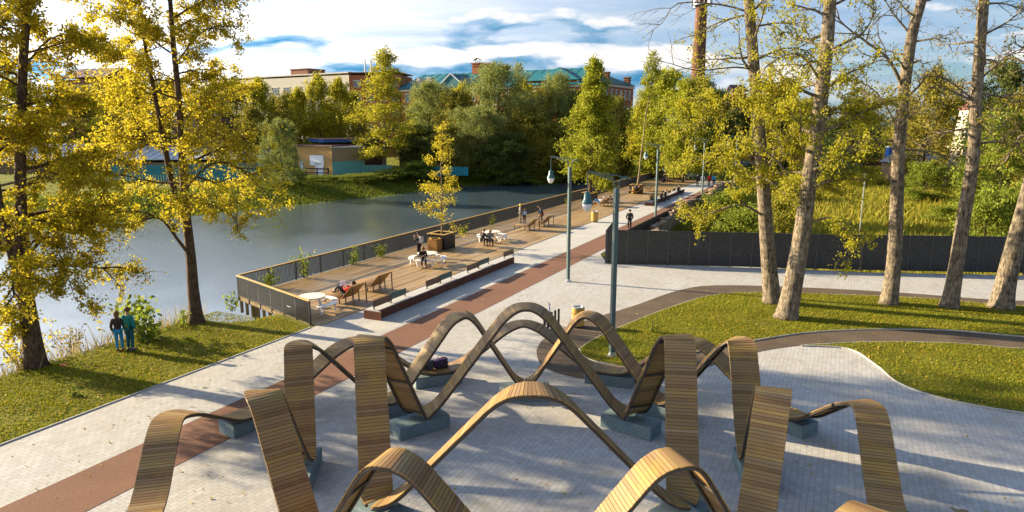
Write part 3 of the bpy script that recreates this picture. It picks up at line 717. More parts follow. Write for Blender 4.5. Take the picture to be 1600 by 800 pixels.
# ------------------------------------------------------------------ furniture
def arc_seat(m, a0, a1, r0, r1, z0, z1, k=10):
    for i in range(k):
        a, b = a0 + (a1 - a0) * i / k, a0 + (a1 - a0) * (i + 1) / k
        P = [(r0 * math.cos(a), r0 * math.sin(a)), (r1 * math.cos(a), r1 * math.sin(a)), (r1 * math.cos(b), r1 * math.sin(b)), (r0 * math.cos(b), r0 * math.sin(b))]
        m.prism(P, z0, z1)
def make_table(label, loc, rz):
    r = thing('picnic_table', label, 'picnic table', loc, rz, 'round white picnic tables on the boardwalk')
    m = MB(); m.lathe([(.08, .70), (.64, .70), (.66, .72), (.66, .745), (.64, .755), (.08, .755)], 36); m.build('table_top', paint('table_top', (.70, .63, .50), .45, .08), r)
    for i in range(4):
        a = PI / 4 + i * PI / 2; c, s = math.cos(a), math.sin(a)
        m = MB(); m.bar((c * .42, s * .42, .70), (c * .62, s * .62, .02), .09, .05); m.bar((c * .56, s * .56, .37), (c * 1.02, s * 1.02, .37), .06, .05); m.build('leg', WHITEM, r)
        b = MB(); arc_seat(b, a - .62, a + .62, .92, 1.24, .43, .465); seat = b.build('seat', WHITEM, r)
        l = MB()
        for d in (-.42, .42):
            a2 = a + d; l.bar((1.12 * math.cos(a2 - .12), 1.12 * math.sin(a2 - .12), .43), (1.14 * math.cos(a2), 1.14 * math.sin(a2), .02), .05, .05)
            l.bar((1.12 * math.cos(a2 + .12), 1.12 * math.sin(a2 + .12), .43), (1.14 * math.cos(a2), 1.14 * math.sin(a2), .02), .05, .05)
        l.build('seat_leg', WHITEM, seat)
    return r
DZ = 0.032
T1 = make_table('empty white round table behind the short end railing', tuple(G(488, 474, .4).to_2d()) + (DZ,), .3)
def tcopy(u, v, label, rz):
    p = G(u, v, .4); return dup(T1, (p.x, p.y, DZ), rz, label)
tcopy(668, 404, 'white round table with a seated person in black at it', .75)
tcopy(769, 369, 'white round table with two people sitting at its left side', .2)
tcopy(1078, 275, 'farthest white round table on the boardwalk near the end', .5)

def make_lounger(label, loc, rz):
    """local +x points to the head end, y across"""
    r = thing('sun_lounger', label, 'lounger', loc, rz, 'wooden loungers facing the river')
    prof = [(-1.0, .40), (-.55, .42), (-.15, .36), (.10, .28), (.22, .30), (.42, .52), (.68, .80), (.86, .98), (.98, 1.02)]
    P = smooth_poly([(x, z) for x, z in prof], 5); m = MB(); W_ = 1.15
    for i in range(0, len(P) - 1):
        a, b = P[i], P[i + 1]; d = (b - a)
        m.bar((a.x + d.x * .04, 0, a.y + d.y * .04), (b.x - d.x * .04, 0, b.y - d.y * .04), W_, .03)
    m.build('slatted_seat', paint('lounger_wood', (.36, .20, .06), .5, .25, scale=9) if 'LW' not in globals() else LW, r)
    for x, z in ((-.9, .39), (.05, .28), (.45, .53), (.93, .98)):
        for e in (-1, 1):
            m = MB(); m.bar((x, e * (W_ / 2 - .06), z), (x + .02, e * (W_ / 2 - .06), 0), .045, .045); m.build('leg', STEEL, r)
    return r
LW = paint('lounger_wood', (.36, .20, .06), .5, .25, scale=9)
RZL = -DA                                        # head end points away from the river
p = G(545, 470, .1); LG1 = make_lounger('nearest wooden lounger with someone in red and black reading', (p.x - .2, p.y + .1, DZ), RZL)
def lcopy(u, v, label, z=.1, rz=None):
    p = G(u, v, z); return dup(LG1, (p.x, p.y, DZ), RZL if rz is None else rz, label)
lcopy(582, 451, 'empty wooden lounger right beside the reader on the near boardwalk')
lcopy(823, 358, 'wooden lounger next to the standing child in a yellow hat')
lcopy(846, 352, 'wooden lounger under the man climbing in dark jacket')
lcopy(940, 321, 'wooden lounger beside the tree box with people sitting on it')
lcopy(954, 315, 'empty wooden lounger to the right of the sitters by the tree box')
lcopy(995, 302, 'wooden lounger in front of the leaning slender tree')
lcopy(1012, 298, 'empty wooden lounger just right of the leaning slender tree')
lcopy(1037, 287, 'wooden lounger carrying a person lying in dark clothes')
lcopy(1052, 284, 'empty wooden lounger between the lying person and the far table')

def tree_guard(label, loc, rz, w=1.5, h=1.12):
    r = thing('tree_guard', label, 'tree guard', loc, rz, 'slatted tree boxes on the boardwalk')
    m = MB()
    for e in (-1, 1): m.box((0, e * (w / 2 - .08), h), (w + .1, .17, .05)); m.box((e * (w / 2 - .08), 0, h), (.17, w - .25, .05))
    m.build('wooden_rim', WOODY, r)
    for k in range(4):
        m = MB(); M = Matrix.Rotation(k * PI / 2, 3, 'Z')
        for i in range(16):
            x = -w / 2 + .06 + i * (w - .12) / 15; m.box(M @ Vector((x, w / 2 - .04, h / 2 - .02)), (.06, .05, h - .06), M=M)
        m.build('slat_side', BLACK, r)
    m = MB(); m.box((0, 0, .1), (w - .2, w - .2, .2)); m.build('soil', BARK_D, r)
    return r
TG = [(690, 388, 'square tree box around the small golden tree'), (921, 316, 'tree box around the large lime tree beside the railing'), (994, 302, 'tree box around the leaning slender tree'), (1045, 284, 'tree box under the far bright green trees'), (1063, 277, 'tree box with yellow rim behind the far table'), (1084, 275, 'dark tree box at the very end of the boardwalk')]
tg_pos = []
for u, v, lb in TG:
    p = G(u, v); s, t = toST(p); t = max(t, -27.2); p = ST(s, t, DZ); tg_pos.append(p); tree_guard(lb, p, ROT_S)

def litter_bin(label, loc, r0=.27, h=.95, mt=WOODY):
    r = thing('litter_bin', label, 'bin', loc, 0, 'round slatted bins')
    m = MB()
    for i in range(22):
        a = 2 * PI * i / 22; M = Matrix.Rotation(a, 3, 'Z'); m.box(M @ Vector((r0, 0, h * .53)), (.022, 2 * PI * r0 / 22 - .008, h * .86), M=M)
    m.build('wooden_slats', mt, r)
    m = MB(); m.lathe([(r0 - .03, 0), (r0 - .03, .10), (r0 - .02, .12)], 22); m.build('base', BLACK, r)
    m = MB(); m.lathe([(r0 + .012, h - .05), (r0 + .012, h), (r0 - .06, h + .005), (r0 - .07, h - .04), (r0 - .07, .3), (.01, .3)], 24); m.build('rim', GALV, r)
    return r
p = G(903, 511); litter_bin('round yellow slatted bin beside the brown path tip', (p.x, p.y, .01))
p = G(929, 347); litter_bin('round yellow bin on the white path beside the deck', (p.x, p.y, .01), .3, 1.0)
p = G(1018.5, 312, .45); litter_bin('round yellow bin standing on the far bench end', (p.x, p.y, .44), .27, .8)
p = G(1057, 279); litter_bin('distant round yellow bin between two tree boxes', (p.x, p.y, DZ), .28, .9)
p = G(990, 303); litter_bin('small yellow bin behind the leaning tree box', (p.x, p.y, DZ), .25, .9)
p = G(680, 392); r = thing('planter_bin', 'square orange wooden bin between table and tree box', 'bin', (p.x, p.y, DZ), ROT_S)
m = MB(); m.box((0, 0, .42), (.72, .72, .84)); m.build('body', BARK_D, r)
for k_ in range(4):
    m = MB(); M = Matrix.Rotation(k_ * PI / 2, 3, 'Z')
    for i in range(6): m.box(M @ Vector((-.32 + i * .128, .375, .45)), (.115, .025, .86), M=M)
    m.build('slat_side', WOODO, r)
m = MB(); m.lathe([(.5, .87), (.5, .90), (.4, .90), (.4, .87)], 4); m.build('rim', WOODY, r)

# bollard row and kick scooter
bu = [(850.5, 525.8, 290), (856, 523, 0), (861.5, 520.5, 0), (867, 517.5, 0), (872.5, 515, 0)]
for i, (u, v, _) in enumerate(bu):
    p = G(u, v); r = thing('rack_post', ['black square post nearest the plaza in the row of five', 'second black square post of the rack row', 'middle black square post of the rack row', 'fourth black square post of the rack row', 'black square post farthest along the rack row'][i], 'post', (p.x, p.y, 0), .3, 'row of black rack posts')
    m = MB(); m.box((0, 0, .48), (.085, .085, .96)); m.build('shaft', BLACK, r, bevel=.006)
    m = MB(); m.box((0, 0, .009), (.17, .17, .014)); m.build('foot_plate', BLACK, r)
a, b = G(837, 511), G(861, 509); d = (b - a).normalized(); rz = math.atan2(d.y, d.x)
r = thing('kick_scooter', 'kick scooter with blue stem leaning by the rack posts', 'scooter', a, rz)
def wheel(nm, x):
    m = MB(); pts = [(x + .10 * math.cos(q), 0, .115 + .10 * math.sin(q)) for q in np.linspace(0, 2 * PI, 17)]; m.tube(pts, .022, 6, False)
    w_ = m.build(nm, BLACK, r); m = MB()
    for q in range(5): m.bar((x, 0, .115), (x + .09 * math.cos(q * 1.257), 0, .115 + .09 * math.sin(q * 1.257)), .014, .014)
    m.build('spokes', GALV, w_)
wheel('wheel', 0); wheel('wheel', .78)
m = MB(); m.bar((.1, 0, .10), (.62, 0, .09), .12, .03); m.bar((.62, 0, .09), (.72, 0, .3), .05, .04); m.build('deck', BLACK, r)
m = MB(); m.tube([(.74, 0, .2), (.70, 0, .48)], .026, 8); m.build('lower_stem', WOODY, r)
m = MB(); m.tube([(.70, 0, .48), (.62, 0, 1.05)], .022, 8); m.build('stem', paint('scooter_blue', (.015, .09, .40), .35), r)
m = MB(); m.tube([(.62, -.22, 1.06), (.62, .22, 1.06)], .018, 8); m.build('handlebar', BLACK, r)

# bags on the rear ribbon base, scraps
def bag(label, loc, rz, col, dots=None, sc=1.0):
    r = thing('backpack', label, 'bag', loc, rz)
    def bm_(t):
        c = t.mix(t.noise(objc(t), 9, 3), tuple(x * .7 for x in col), col)
        if dots:
            v = t.n('ShaderNodeTexVoronoi', i_Scale=11.0); t.set(v.inputs['Vector'], objc(t)); c = t.mix(t.ramp(v.outputs['Distance'], [(.22, 1.0), (.3, 0.0)]), c, dots)
        return pbsdf(t, c, .7)
    bm = bmesh.new(); bmesh.ops.create_cube(bm, size=1); bmesh.ops.subdivide_edges(bm, edges=bm.edges[:], cuts=5, use_grid_fill=True)
    rr = random.Random(int(col[0] * 1000))
    for v in bm.verts:
        n = v.co.normalized() * .62; v.co = v.co.lerp(n, .25); v.co.x *= .50 * sc; v.co.y *= .32 * sc; v.co.z = (v.co.z + .5) * (.30 + .10 * v.co.x) * sc; v.co += Vector((rr.uniform(-1, 1), rr.uniform(-1, 1), rr.uniform(-1, 1))) * .022
    me = bpy.data.meshes.new('body'); bm.to_mesh(me); bm.free(); me.polygons.foreach_set('use_smooth', [True] * len(me.polygons)); link('body', me, mat('bag_cloth', bm_), r)
    m = MB(); m.tube([(-.1, .1, .30 * sc), (-.06, .17, .36 * sc), (.06, .17, .36 * sc), (.1, .1, .30 * sc)], .012, 6); m.build('strap', BLACK, r)
    m = MB(); m.box((0, -.15 * sc, .12 * sc), (.26 * sc, .05, .14 * sc)); m.build('pocket', BLACK, r, bevel=.01)
p = G(688, 573, .56); bag('purple dotted backpack lying on the rear bench base', (p.x, p.y + .05, .535), .3, (.035, .014, .05), (.20, .05, .24))
p = G(666, 576, .56); bag('grey and black rucksack lying left of the purple backpack', (p.x, p.y + .05, .545), -.4, (.06, .07, .085), None, .95)
p = G(652, 580, .56); r = thing('bottle', 'white drinking bottle lying in front of the grey rucksack', 'bottle', (p.x, p.y - .15, .585), .5)
m = MB(); m.tube([(-.14, 0, 0), (-.10, 0, 0), (.12, 0, 0), (.15, 0, 0)], [.02, .036, .036, .034], 10); m.build('body', WHITEM, r); m = MB(); m.tube([(.152, 0, 0), (.20, 0, 0)], .02, 8); m.build('cap', BLACK, r)
m = MB(); p = G(1500, 797); m.prism([(p.x - .15, p.y - .1), (p.x + .16, p.y - .12), (p.x + .14, p.y + .03), (p.x + .02, p.y + .04), (p.x - .01, p.y + .0), (p.x - .07, p.y + .02), (p.x - .09, p.y + .1), (p.x - .2, p.y + .12)], .006, .012)
prop(m.build('cardboard_scrap', paint('cardboard', (.22, .16, .09), .9)), 'torn brown cardboard scrap on the paving at bottom right', 'litter')
m = MB(); p = G(100, 574); m.prism([(p.x - .12, p.y - .05), (p.x + .1, p.y), (p.x + .13, p.y + .1), (p.x - .06, p.y + .06)], .08, .11)
prop(m.build('wrapper', paint('litter_red', (.65, .02, .02), .5)), 'small red wrapper lying on the lawn near the left trunk', 'litter')

# ------------------------------------------------------------------ people
def skin_mesh(name, verts, edges, radii, mt, parent, sub=1):
    me = bpy.data.meshes.new(name); me.from_pydata([tuple(v) for v in verts], edges, []); o = bpy.data.objects.new(name, me); C.objects.link(o)
    md = o.modifiers.new('s', 'SKIN'); md.use_smooth_shade = True
    sv = me.skin_vertices[0].data
    for i, r in enumerate(radii): sv[i].radius = (r, r) if not isinstance(r, tuple) else r; sv[i].use_root = False
    sv[0].use_root = True
    ms = o.modifiers.new('u', 'SUBSURF'); ms.levels = sub; ms.render_levels = sub
    dg = bpy.context.evaluated_depsgraph_get(); nm = bpy.data.meshes.new_from_object(o.evaluated_get(dg), depsgraph=dg)
    bpy.data.objects.remove(o); bpy.data.meshes.remove(me); nm.name = name; nm.materials.clear(); nm.polygons.foreach_set('use_smooth', [True] * len(nm.polygons))
    return link(name, nm, mt, parent)
V = Vector
def pose_joints(pose):
    """facing local +y, metres for a 1.72 m adult; returns joint dict"""
    J = dict(pel=V((0, 0, .95)), wai=V((0, 0, 1.08)), che=V((0, .0, 1.30)), nec=V((0, -.01, 1.47)), hed=V((0, .015, 1.60)))
    for s, k in ((-1, 'l'), (1, 'r')):
        J['hip' + k] = V((s * .09, 0, .90)); J['kne' + k] = V((s * .10, .02, .50)); J['ank' + k] = V((s * .10, -.02, .09)); J['toe' + k] = V((s * .12, .15, .04))
        J['sho' + k] = V((s * .18, -.01, 1.40)); J['elb' + k] = V((s * .25, -.03, 1.12)); J['wri' + k] = V((s * .24, .07, .88)); J['fin' + k] = V((s * .23, .11, .72))
    if pose == 'walk':
        J['knel'] += V((0, .12, .02)); J['ankl'] += V((0, .22, 0)); J['toel'] += V((0, .22, .02)); J['ankr'] += V((0, -.22, .06)); J['toer'] += V((0, -.2, 0)); J['kner'] += V((0, -.02, 0))
        J['wril'] += V((0, -.15, 0)); J['finl'] += V((0, -.18, 0)); J['wrir'] += V((0, .14, .05)); J['finr'] += V((0, .18, .08))
    if pose == 'camera':
        for s, k in ((-1, 'l'), (1, 'r')): J['elb' + k] = V((s * .22, .16, 1.20)); J['wri' + k] = V((s * .10, .30, 1.42)); J['fin' + k] = V((s * .05, .34, 1.52))
    if pose == 'pockets':
        for s, k in ((-1, 'l'), (1, 'r')): J['elb' + k] = V((s * .29, -.08, 1.12)); J['wri' + k] = V((s * .19, .06, .94)); J['fin' + k] = V((s * .13, .11, .86))
    if pose == 'folded':
        for s, k in ((-1, 'l'), (1, 'r')): J['elb' + k] = V((s * .25, .04, 1.12)); J['wri' + k] = V((s * -.02, .20, 1.12)); J['fin' + k] = V((s * -.12, .19, 1.14))
    if pose in ('sit', 'sitphone', 'sitback'):
        dz = -.40                                   # seat at 0.46
        for q in ('pel', 'wai', 'che', 'nec', 'hed', 'shol', 'shor', 'elbl', 'elbr', 'wril', 'wrir', 'finl', 'finr'): J[q] += V((0, 0, dz))
        fw = .10 if pose != 'sitback' else -.02
        J['che'] += V((0, fw * .6, 0)); J['nec'] += V((0, fw * 1.2, -.02)); J['hed'] += V((0, fw * 1.8, -.04))
        for s, k in ((-1, 'l'), (1, 'r')):
            J['hip' + k] = V((s * .10, .03, .54)); J['kne' + k] = V((s * .13, .45, .52)); J['ank' + k] = V((s * .12, .42, .10)); J['toe' + k] = V((s * .13, .59, .05))
            J['sho' + k] += V((0, fw, -.01)); J['elb' + k] = V((s * .25, .14, .76)); J['wri' + k] = V((s * .09, .34, .72)); J['fin' + k] = V((s * .05, .40, .78))
    if pose == 'recline':                            # lying back on a lounger: seat at 0.33, head towards local -y
        J = dict(pel=V((0, .0, .42)), wai=V((0, -.13, .50)), che=V((0, -.30, .67)), nec=V((0, -.42, .83)), hed=V((0, -.47, .97)))
        for s, k in ((-1, 'l'), (1, 'r')):
            J['hip' + k] = V((s * .09, .05, .42)); J['kne' + k] = V((s * .12, .42, .80 if s < 0 else .74)); J['ank' + k] = V((s * .12, .66, .50)); J['toe' + k] = V((s * .13, .82, .50))
            J['sho' + k] = V((s * .18, -.38, .77)); J['elb' + k] = V((s * .25, -.16, .68)); J['wri' + k] = V((s * .10, .08, .80)); J['fin' + k] = V((s * .06, .14, .86))
    if pose == 'climb':                              # one knee up on the lounger, looking down
        J['knel'] = V((-.12, .32, .72)); J['ankl'] = V((-.12, .42, .44)); J['toel'] = V((-.12, .58, .42)); J['che'] += V((0, .08, -.02)); J['nec'] += V((0, .17, -.05)); J['hed'] += V((0, .27, -.08))
        for k in 'lr': J['sho' + k] += V((0, .15, -.05)); J['elb' + k] += V((0, .22, -.02)); J['wri' + k] += V((0, .26, .02)); J['fin' + k] += V((0, .28, .02))
    return J
cloth_cache = {}
def cloth(c):
    if c not in cloth_cache: cloth_cache[c] = solid('cloth', c, .8)
    return cloth_cache[c]
def person(label, loc, rz, pose, top, bot, hair, h=1.72, hat=None, long_hair=False, shoe=(.03, .03, .03), backpack=None, group=None, fat=1.0, skirt=False, hood=False):
    r = thing('person', label, 'person', loc, rz, group); sc = h / 1.72; r.scale = (sc, sc, sc); J = pose_joints(pose)
    # body: one continuous skinned figure with head
    names = ['pel', 'wai', 'che', 'nec', 'hed']; vs = [J[n] for n in names]; rad = [.10, .10, .115, .05, .092]
    up = (J['hed'] - J['nec']).normalized(); vs.append(J['hed'] + up * .085); rad.append(.062); ed = [(0, 1), (1, 2), (2, 3), (3, 4), (4, 5)]
    for k in 'lr':
        b = len(vs); vs += [J['hip' + k], J['kne' + k], J['ank' + k], J['toe' + k]]; rad += [.075, .05, .036, .03]; ed += [(0, b), (b, b + 1), (b + 1, b + 2), (b + 2, b + 3)]
        b = len(vs); vs += [J['sho' + k], J['elb' + k], J['wri' + k]]; rad += [.045, .036, .026]; ed += [(2, b), (b, b + 1), (b + 1, b + 2)]
        pd = (J['fin' + k] - J['wri' + k]); L = pd.length; pd.normalize(); sx_ = V((1, 0, 0)) if abs(pd.x) < .8 else V((0, 0, 1)); sd = (sx_ - pd * sx_.dot(pd)).normalized()
        pm = len(vs); vs.append(J['wri' + k] + pd * .07); rad.append((.034, .018)); ed.append((b + 2, pm))
        for f in range(4):
            q = len(vs); o = (f - 1.5) * .019; ln = (.075, .088, .083, .065)[f]
            vs += [J['wri' + k] + pd * .10 + sd * o, J['wri' + k] + pd * (.10 + ln) + sd * o * 1.1 + V((0, 0, -.012))]; rad += [.0095, .008]; ed += [(pm, q), (q, q + 1)]
        q = len(vs); vs += [J['wri' + k] + pd * .05 + sd * .045, J['wri' + k] + pd * .10 + sd * .062]; rad += [.011, .009]; ed += [(pm, q), (q, q + 1)]
    body = skin_mesh('body', vs, ed, rad, SKIN, r)
    # face: nose, ears, eyes on a head that looks along local +y
    fw = (V((0, 1, 0)) - up * up.y).normalized(); sd = V((1, 0, 0)); hc = J['hed'] + up * .03
    m = MB(); m.tube([hc + fw * .07 + up * .03, hc + fw * .118 - up * .012, hc + fw * .085 - up * .025], [.010, .017, .009], 6)
    for e in (-1, 1): m.tube([hc + sd * e * .078 + up * .03, hc + sd * e * .095, hc + sd * e * .078 - up * .03], [.008, .016, .008], 6)
    m.build('nose_and_ears', SKIN, body, smooth=True)
    m = MB()
    for e in (-1, 1): m.lathe([(.001, -.009), (.009, -.004), (.009, .004), (.001, .009)], 8, hc + fw * .083 + sd * e * .032 + up * .018)
    m.build('eyes', BLACK, body)
    # hair or hat
    bm = bmesh.new(); bmesh.ops.create_uvsphere(bm, u_segments=16, v_segments=10, radius=.118)
    for v in bm.verts:
        v.co.y *= 1.06
        if v.co.y > .04 and v.co.z < .035: v.co.y = .04
        if v.co.z < -.05: v.co.z = -.05 - (.20 if long_hair and v.co.y < .02 else .02) * min(1, (-v.co.z - .05) / .06)
    R = Matrix((sd, fw, up)).transposed().to_4x4(); R.translation = hc + up * .035 - fw * .012; bm.transform(R)
    me = bpy.data.meshes.new('hair'); bm.to_mesh(me); bm.free(); me.polygons.foreach_set('use_smooth', [True] * len(me.polygons)); link('hat' if hat else 'hair', me, cloth(hat or hair), r)
    # clothing
    f = fat; tv = [J['pel'] + V((0, 0, -.02)), J['wai'], J['che'], J['nec'] - up * .03]; tr = [(.165 * f, .125 * f), (.155 * f, .12 * f), (.175 * f, .13 * f), .075]; te = [(0, 1), (1, 2), (2, 3)]
    for k in 'lr':
        b = len(tv); tv += [J['sho' + k], J['elb' + k], J['wri' + k].lerp(J['elb' + k], .06)]; tr += [.082 * f, .066 * f, .052]; te += [(2, b), (b, b + 1), (b + 1, b + 2)]
    skin_mesh('jacket', tv, te, tr, cloth(top), r)
    tv = [J['pel']]; tr = [.135]; te = []
    for k in 'lr':
        b = len(tv); tv += [J['hip' + k], J['kne' + k], J['ank' + k] + (J['kne' + k] - J['ank' + k]).normalized() * .03]; tr += [.098, .075, .06]; te += [(0, b), (b, b + 1), (b + 1, b + 2)]
    skin_mesh('trousers', tv, te, tr, cloth(bot), r)
    for k in 'lr':
        a, t_ = J['ank' + k], J['toe' + k]; m = MB(); d = (t_ - a); d2 = V((d.x, d.y, 0)).normalized() if pose != 'recline' else d.normalized()
        m.tube([a - d2 * .07 - V((0, 0, .045)), a - d2 * .02 - V((0, 0, .03)), a + d2 * .09 - V((0, 0, .04)), t_ + d2 * .05 - V((0, 0, .0))], [.035, .055, .047, .03], 8); m.build('shoe', cloth(shoe), r, smooth=True)
    if backpack:
        bm = bmesh.new(); bmesh.ops.create_cube(bm, size=1); bmesh.ops.subdivide_edges(bm, edges=bm.edges[:], cuts=4, use_grid_fill=True)
        for v in bm.verts: v.co = v.co.lerp(v.co.normalized() * .6, .4); v.co.x *= .34; v.co.y *= .2; v.co.z *= .46
        bmesh.ops.translate(bm, verts=bm.verts[:], vec=J['che'] + V((0, -.2, -.05))); me = bpy.data.meshes.new('backpack'); bm.to_mesh(me); bm.free(); me.polygons.foreach_set('use_smooth', [True] * len(me.polygons))
        bo = link('backpack', me, cloth(backpack)); bo.parent = r
    return r
def at2(u, v, z=0.0): p = G(u, v, z); return (p.x, p.y, z if z < .1 else DZ)
toriver = PI / 2 - DA + 0.0         # heading helper: local +y turned to face the river (-t)
def face(dx, dy): return math.atan2(dy, dx) - PI / 2
RIV = face(-CD, SD); PATHR = face(CD, -SD); ALONG = face(SD, CD); BACK = face(-SD, -CD)
BK = (.012, .012, .014); DGR = (.05, .05, .055); NAVY = (.015, .022, .05); JEAN = (.05, .13, .24)
p = G(188, 548); person('shorter person in a dark jacket and blue jeans on the river lawn', (p.x, p.y, hgt(*toST(p)) + .02), face(-.25, 1), 'stand', (.035, .028, .025), (.02, .22, .42), (.16, .085, .03), 1.62, long_hair=True, shoe=(.10, .03, .015))
p = G(205, 547.5); person('taller person in a teal jacket and teal trousers on the river lawn', (p.x, p.y, hgt(*toST(p)) + .02), face(.25, 1), 'stand', (.005, .17, .16), (.005, .08, .12), (.09, .045, .02), 1.76, hat=(.10, .05, .025), shoe=(.03, .05, .07), fat=1.08)
a = Vector((.25, .1, .9)); m = MB(); m.tube([(p.x + .3, p.y + .05, .85), (p.x + .95, p.y - .25, .42)], .018, 6); prop(m.build('umbrella', BLACK), 'folded black umbrella held by the person in teal', 'umbrella')
person('person in black with a pale backpack taking a photo over the railing', at2(655, 402, 0), RIV, 'camera', BK, BK, (.03, .018, .012), 1.70, backpack=(.45, .43, .40))
p = G(660, 406, .46); person('person in black sitting on the table bench looking at a phone', (p.x + .05, p.y - .15, DZ), face(.25, -1), 'sit', BK, DGR, (.16, .085, .04), 1.72)
p = G(754, 377, .46); person('person in black seated with back to us at the table for two', (p.x, p.y, DZ), face(.55, 1), 'sit', BK, BK, (.07, .03, .02), 1.72)
p = G(765, 377, .46); person('person with fair hair and grey coat seated at the table', (p.x, p.y, DZ), face(.25, 1), 'sit', (.14, .14, .15), DGR, (.36, .20, .08), 1.68, long_hair=True)
person('adult in a long grey coat and bright yellow hat near the railing', at2(813, 349), face(1, .2), 'stand', (.17, .155, .13), (.19, .17, .14), (.1, .05, .02), 1.75, hat=(.75, .62, .02))
person('child in a pale blue jacket and yellow hat beside the adult', at2(819.5, 349), face(.4, 1), 'stand', (.40, .58, .70), (.05, .035, .03), (.4, .25, .05), 1.32, hat=(.70, .38, .02))
p = G(847, 350, .05); person('man in a navy jacket stepping over the lounger, head bowed', (p.x, p.y, DZ), face(-1, -.2), 'climb', NAVY, (.14, .075, .03), (.12, .03, .015), 1.75, shoe=(.25, .5, .8))
def on_lounger(label, u, v, *args, pose='recline', dx=0, **kw):
    q = G(u, v, .1); return person(label, (q.x + CD * .0, q.y, DZ), RIV, pose, *args, **kw)
q = LG1.location; person('person in a red top and black trousers lying on the near lounger', (q.x + .05, q.y + .05, DZ), RIV, 'recline', (.50, .01, .012), BK, (.03, .02, .015), 1.72)
m = MB(); c = Vector((q.x, q.y, 0)) + Vector((-CD, SD, 0)) * .10 + Vector((0, 0, .98)); m.bar(c + Vector((-.12, -.05, 0)), c + Vector((.12, .05, .02)), .04, .24)
prop(m.build('book', paint('book_white', (.62, .66, .80), .6), bevel=.004), 'pale book held up by the reader on the near lounger', 'book')
on_lounger('person in white top with blue jeans sitting by the tree box', 937, 321, (.62, .62, .62), (.02, .20, .50), (.50, .38, .48), 1.65, pose='recline')
on_lounger('dark haired person in brown sitting back beside the one in white', 946, 320, (.20, .13, .06), BK, (.02, .012, .01), 1.70)
on_lounger('person in black sitting on the lounger under the leaning tree', 993, 302, BK, BK, (.03, .02, .02), 1.72)
on_lounger('person in dark red jacket beside the leaning tree', 1000, 301, (.24, .02, .03), BK, (.04, .02, .02), 1.7)
on_lounger('person in black lying on the far lounger', 1036, 287, BK, NAVY, (.25, .14, .05), 1.72)
p = G(1060, 279); person('person in black standing behind the far lounger', (p.x, p.y, DZ), face(-1, 0), 'sit', BK, BK, (.05, .03, .02), 1.72)
p = G(1066, 279, .3); person('fair haired person in a yellow top at the far table', (p.x, p.y, DZ), face(1, 0), 'sit', (.62, .48, .14), (.6, .58, .55), (.55, .38, .12), 1.70, long_hair=True)
SE = .44 - .44
for u, v, lb, tp, hr, pz in ((1031, 315, 'person in black sitting on the far bench, left of two', BK, (.03, .02, .015), 'sit'), (1037, 314, 'person in black with a yellow stripe on the far bench', BK, (.05, .025, .015), 'sit'), (1058, 303, 'person in dark jacket sitting at the far end of the long bench', NAVY, (.02, .015, .012), 'sit')):
    p = AT(u, v, -19.2); s, t = toST(p); person(lb, ST(s, -19.12, -.02), PATHR, pz, tp, BK, hr, 1.72)
person('person in dark guard jacket with a pale back patch beside the low fence', ST(56.2, -16.2, .01), BACK + .5, 'pockets', (.035, .04, .035), BK, (.02, .02, .02), 1.75, hat=(.02, .022, .02), fat=1.12)
for u, lb, tp, bt, hr, dt in ((1090.5, 'person in black coat over pale shirt, leftmost of four walkers', BK, BK, (.35, .2, .1), 0), (1098.5, 'walker in white shirt, second of the group of four', (.66, .67, .72), BK, (.45, .33, .12), 0), (1108.5, 'walker in bright red jacket in the group of four', (.45, .012, .018), BK, (.3, .2, .12), 0), (1116, 'walker in a sky blue top, rightmost of the four', (.02, .26, .52), NAVY, (.12, .07, .04), 0)):
    p = G(u, 273, 1.72); person(lb, (p.x, p.y, 0.01), face(-.35, -1), 'walk', tp, bt, hr, 1.76, group='four people walking on the promenade')

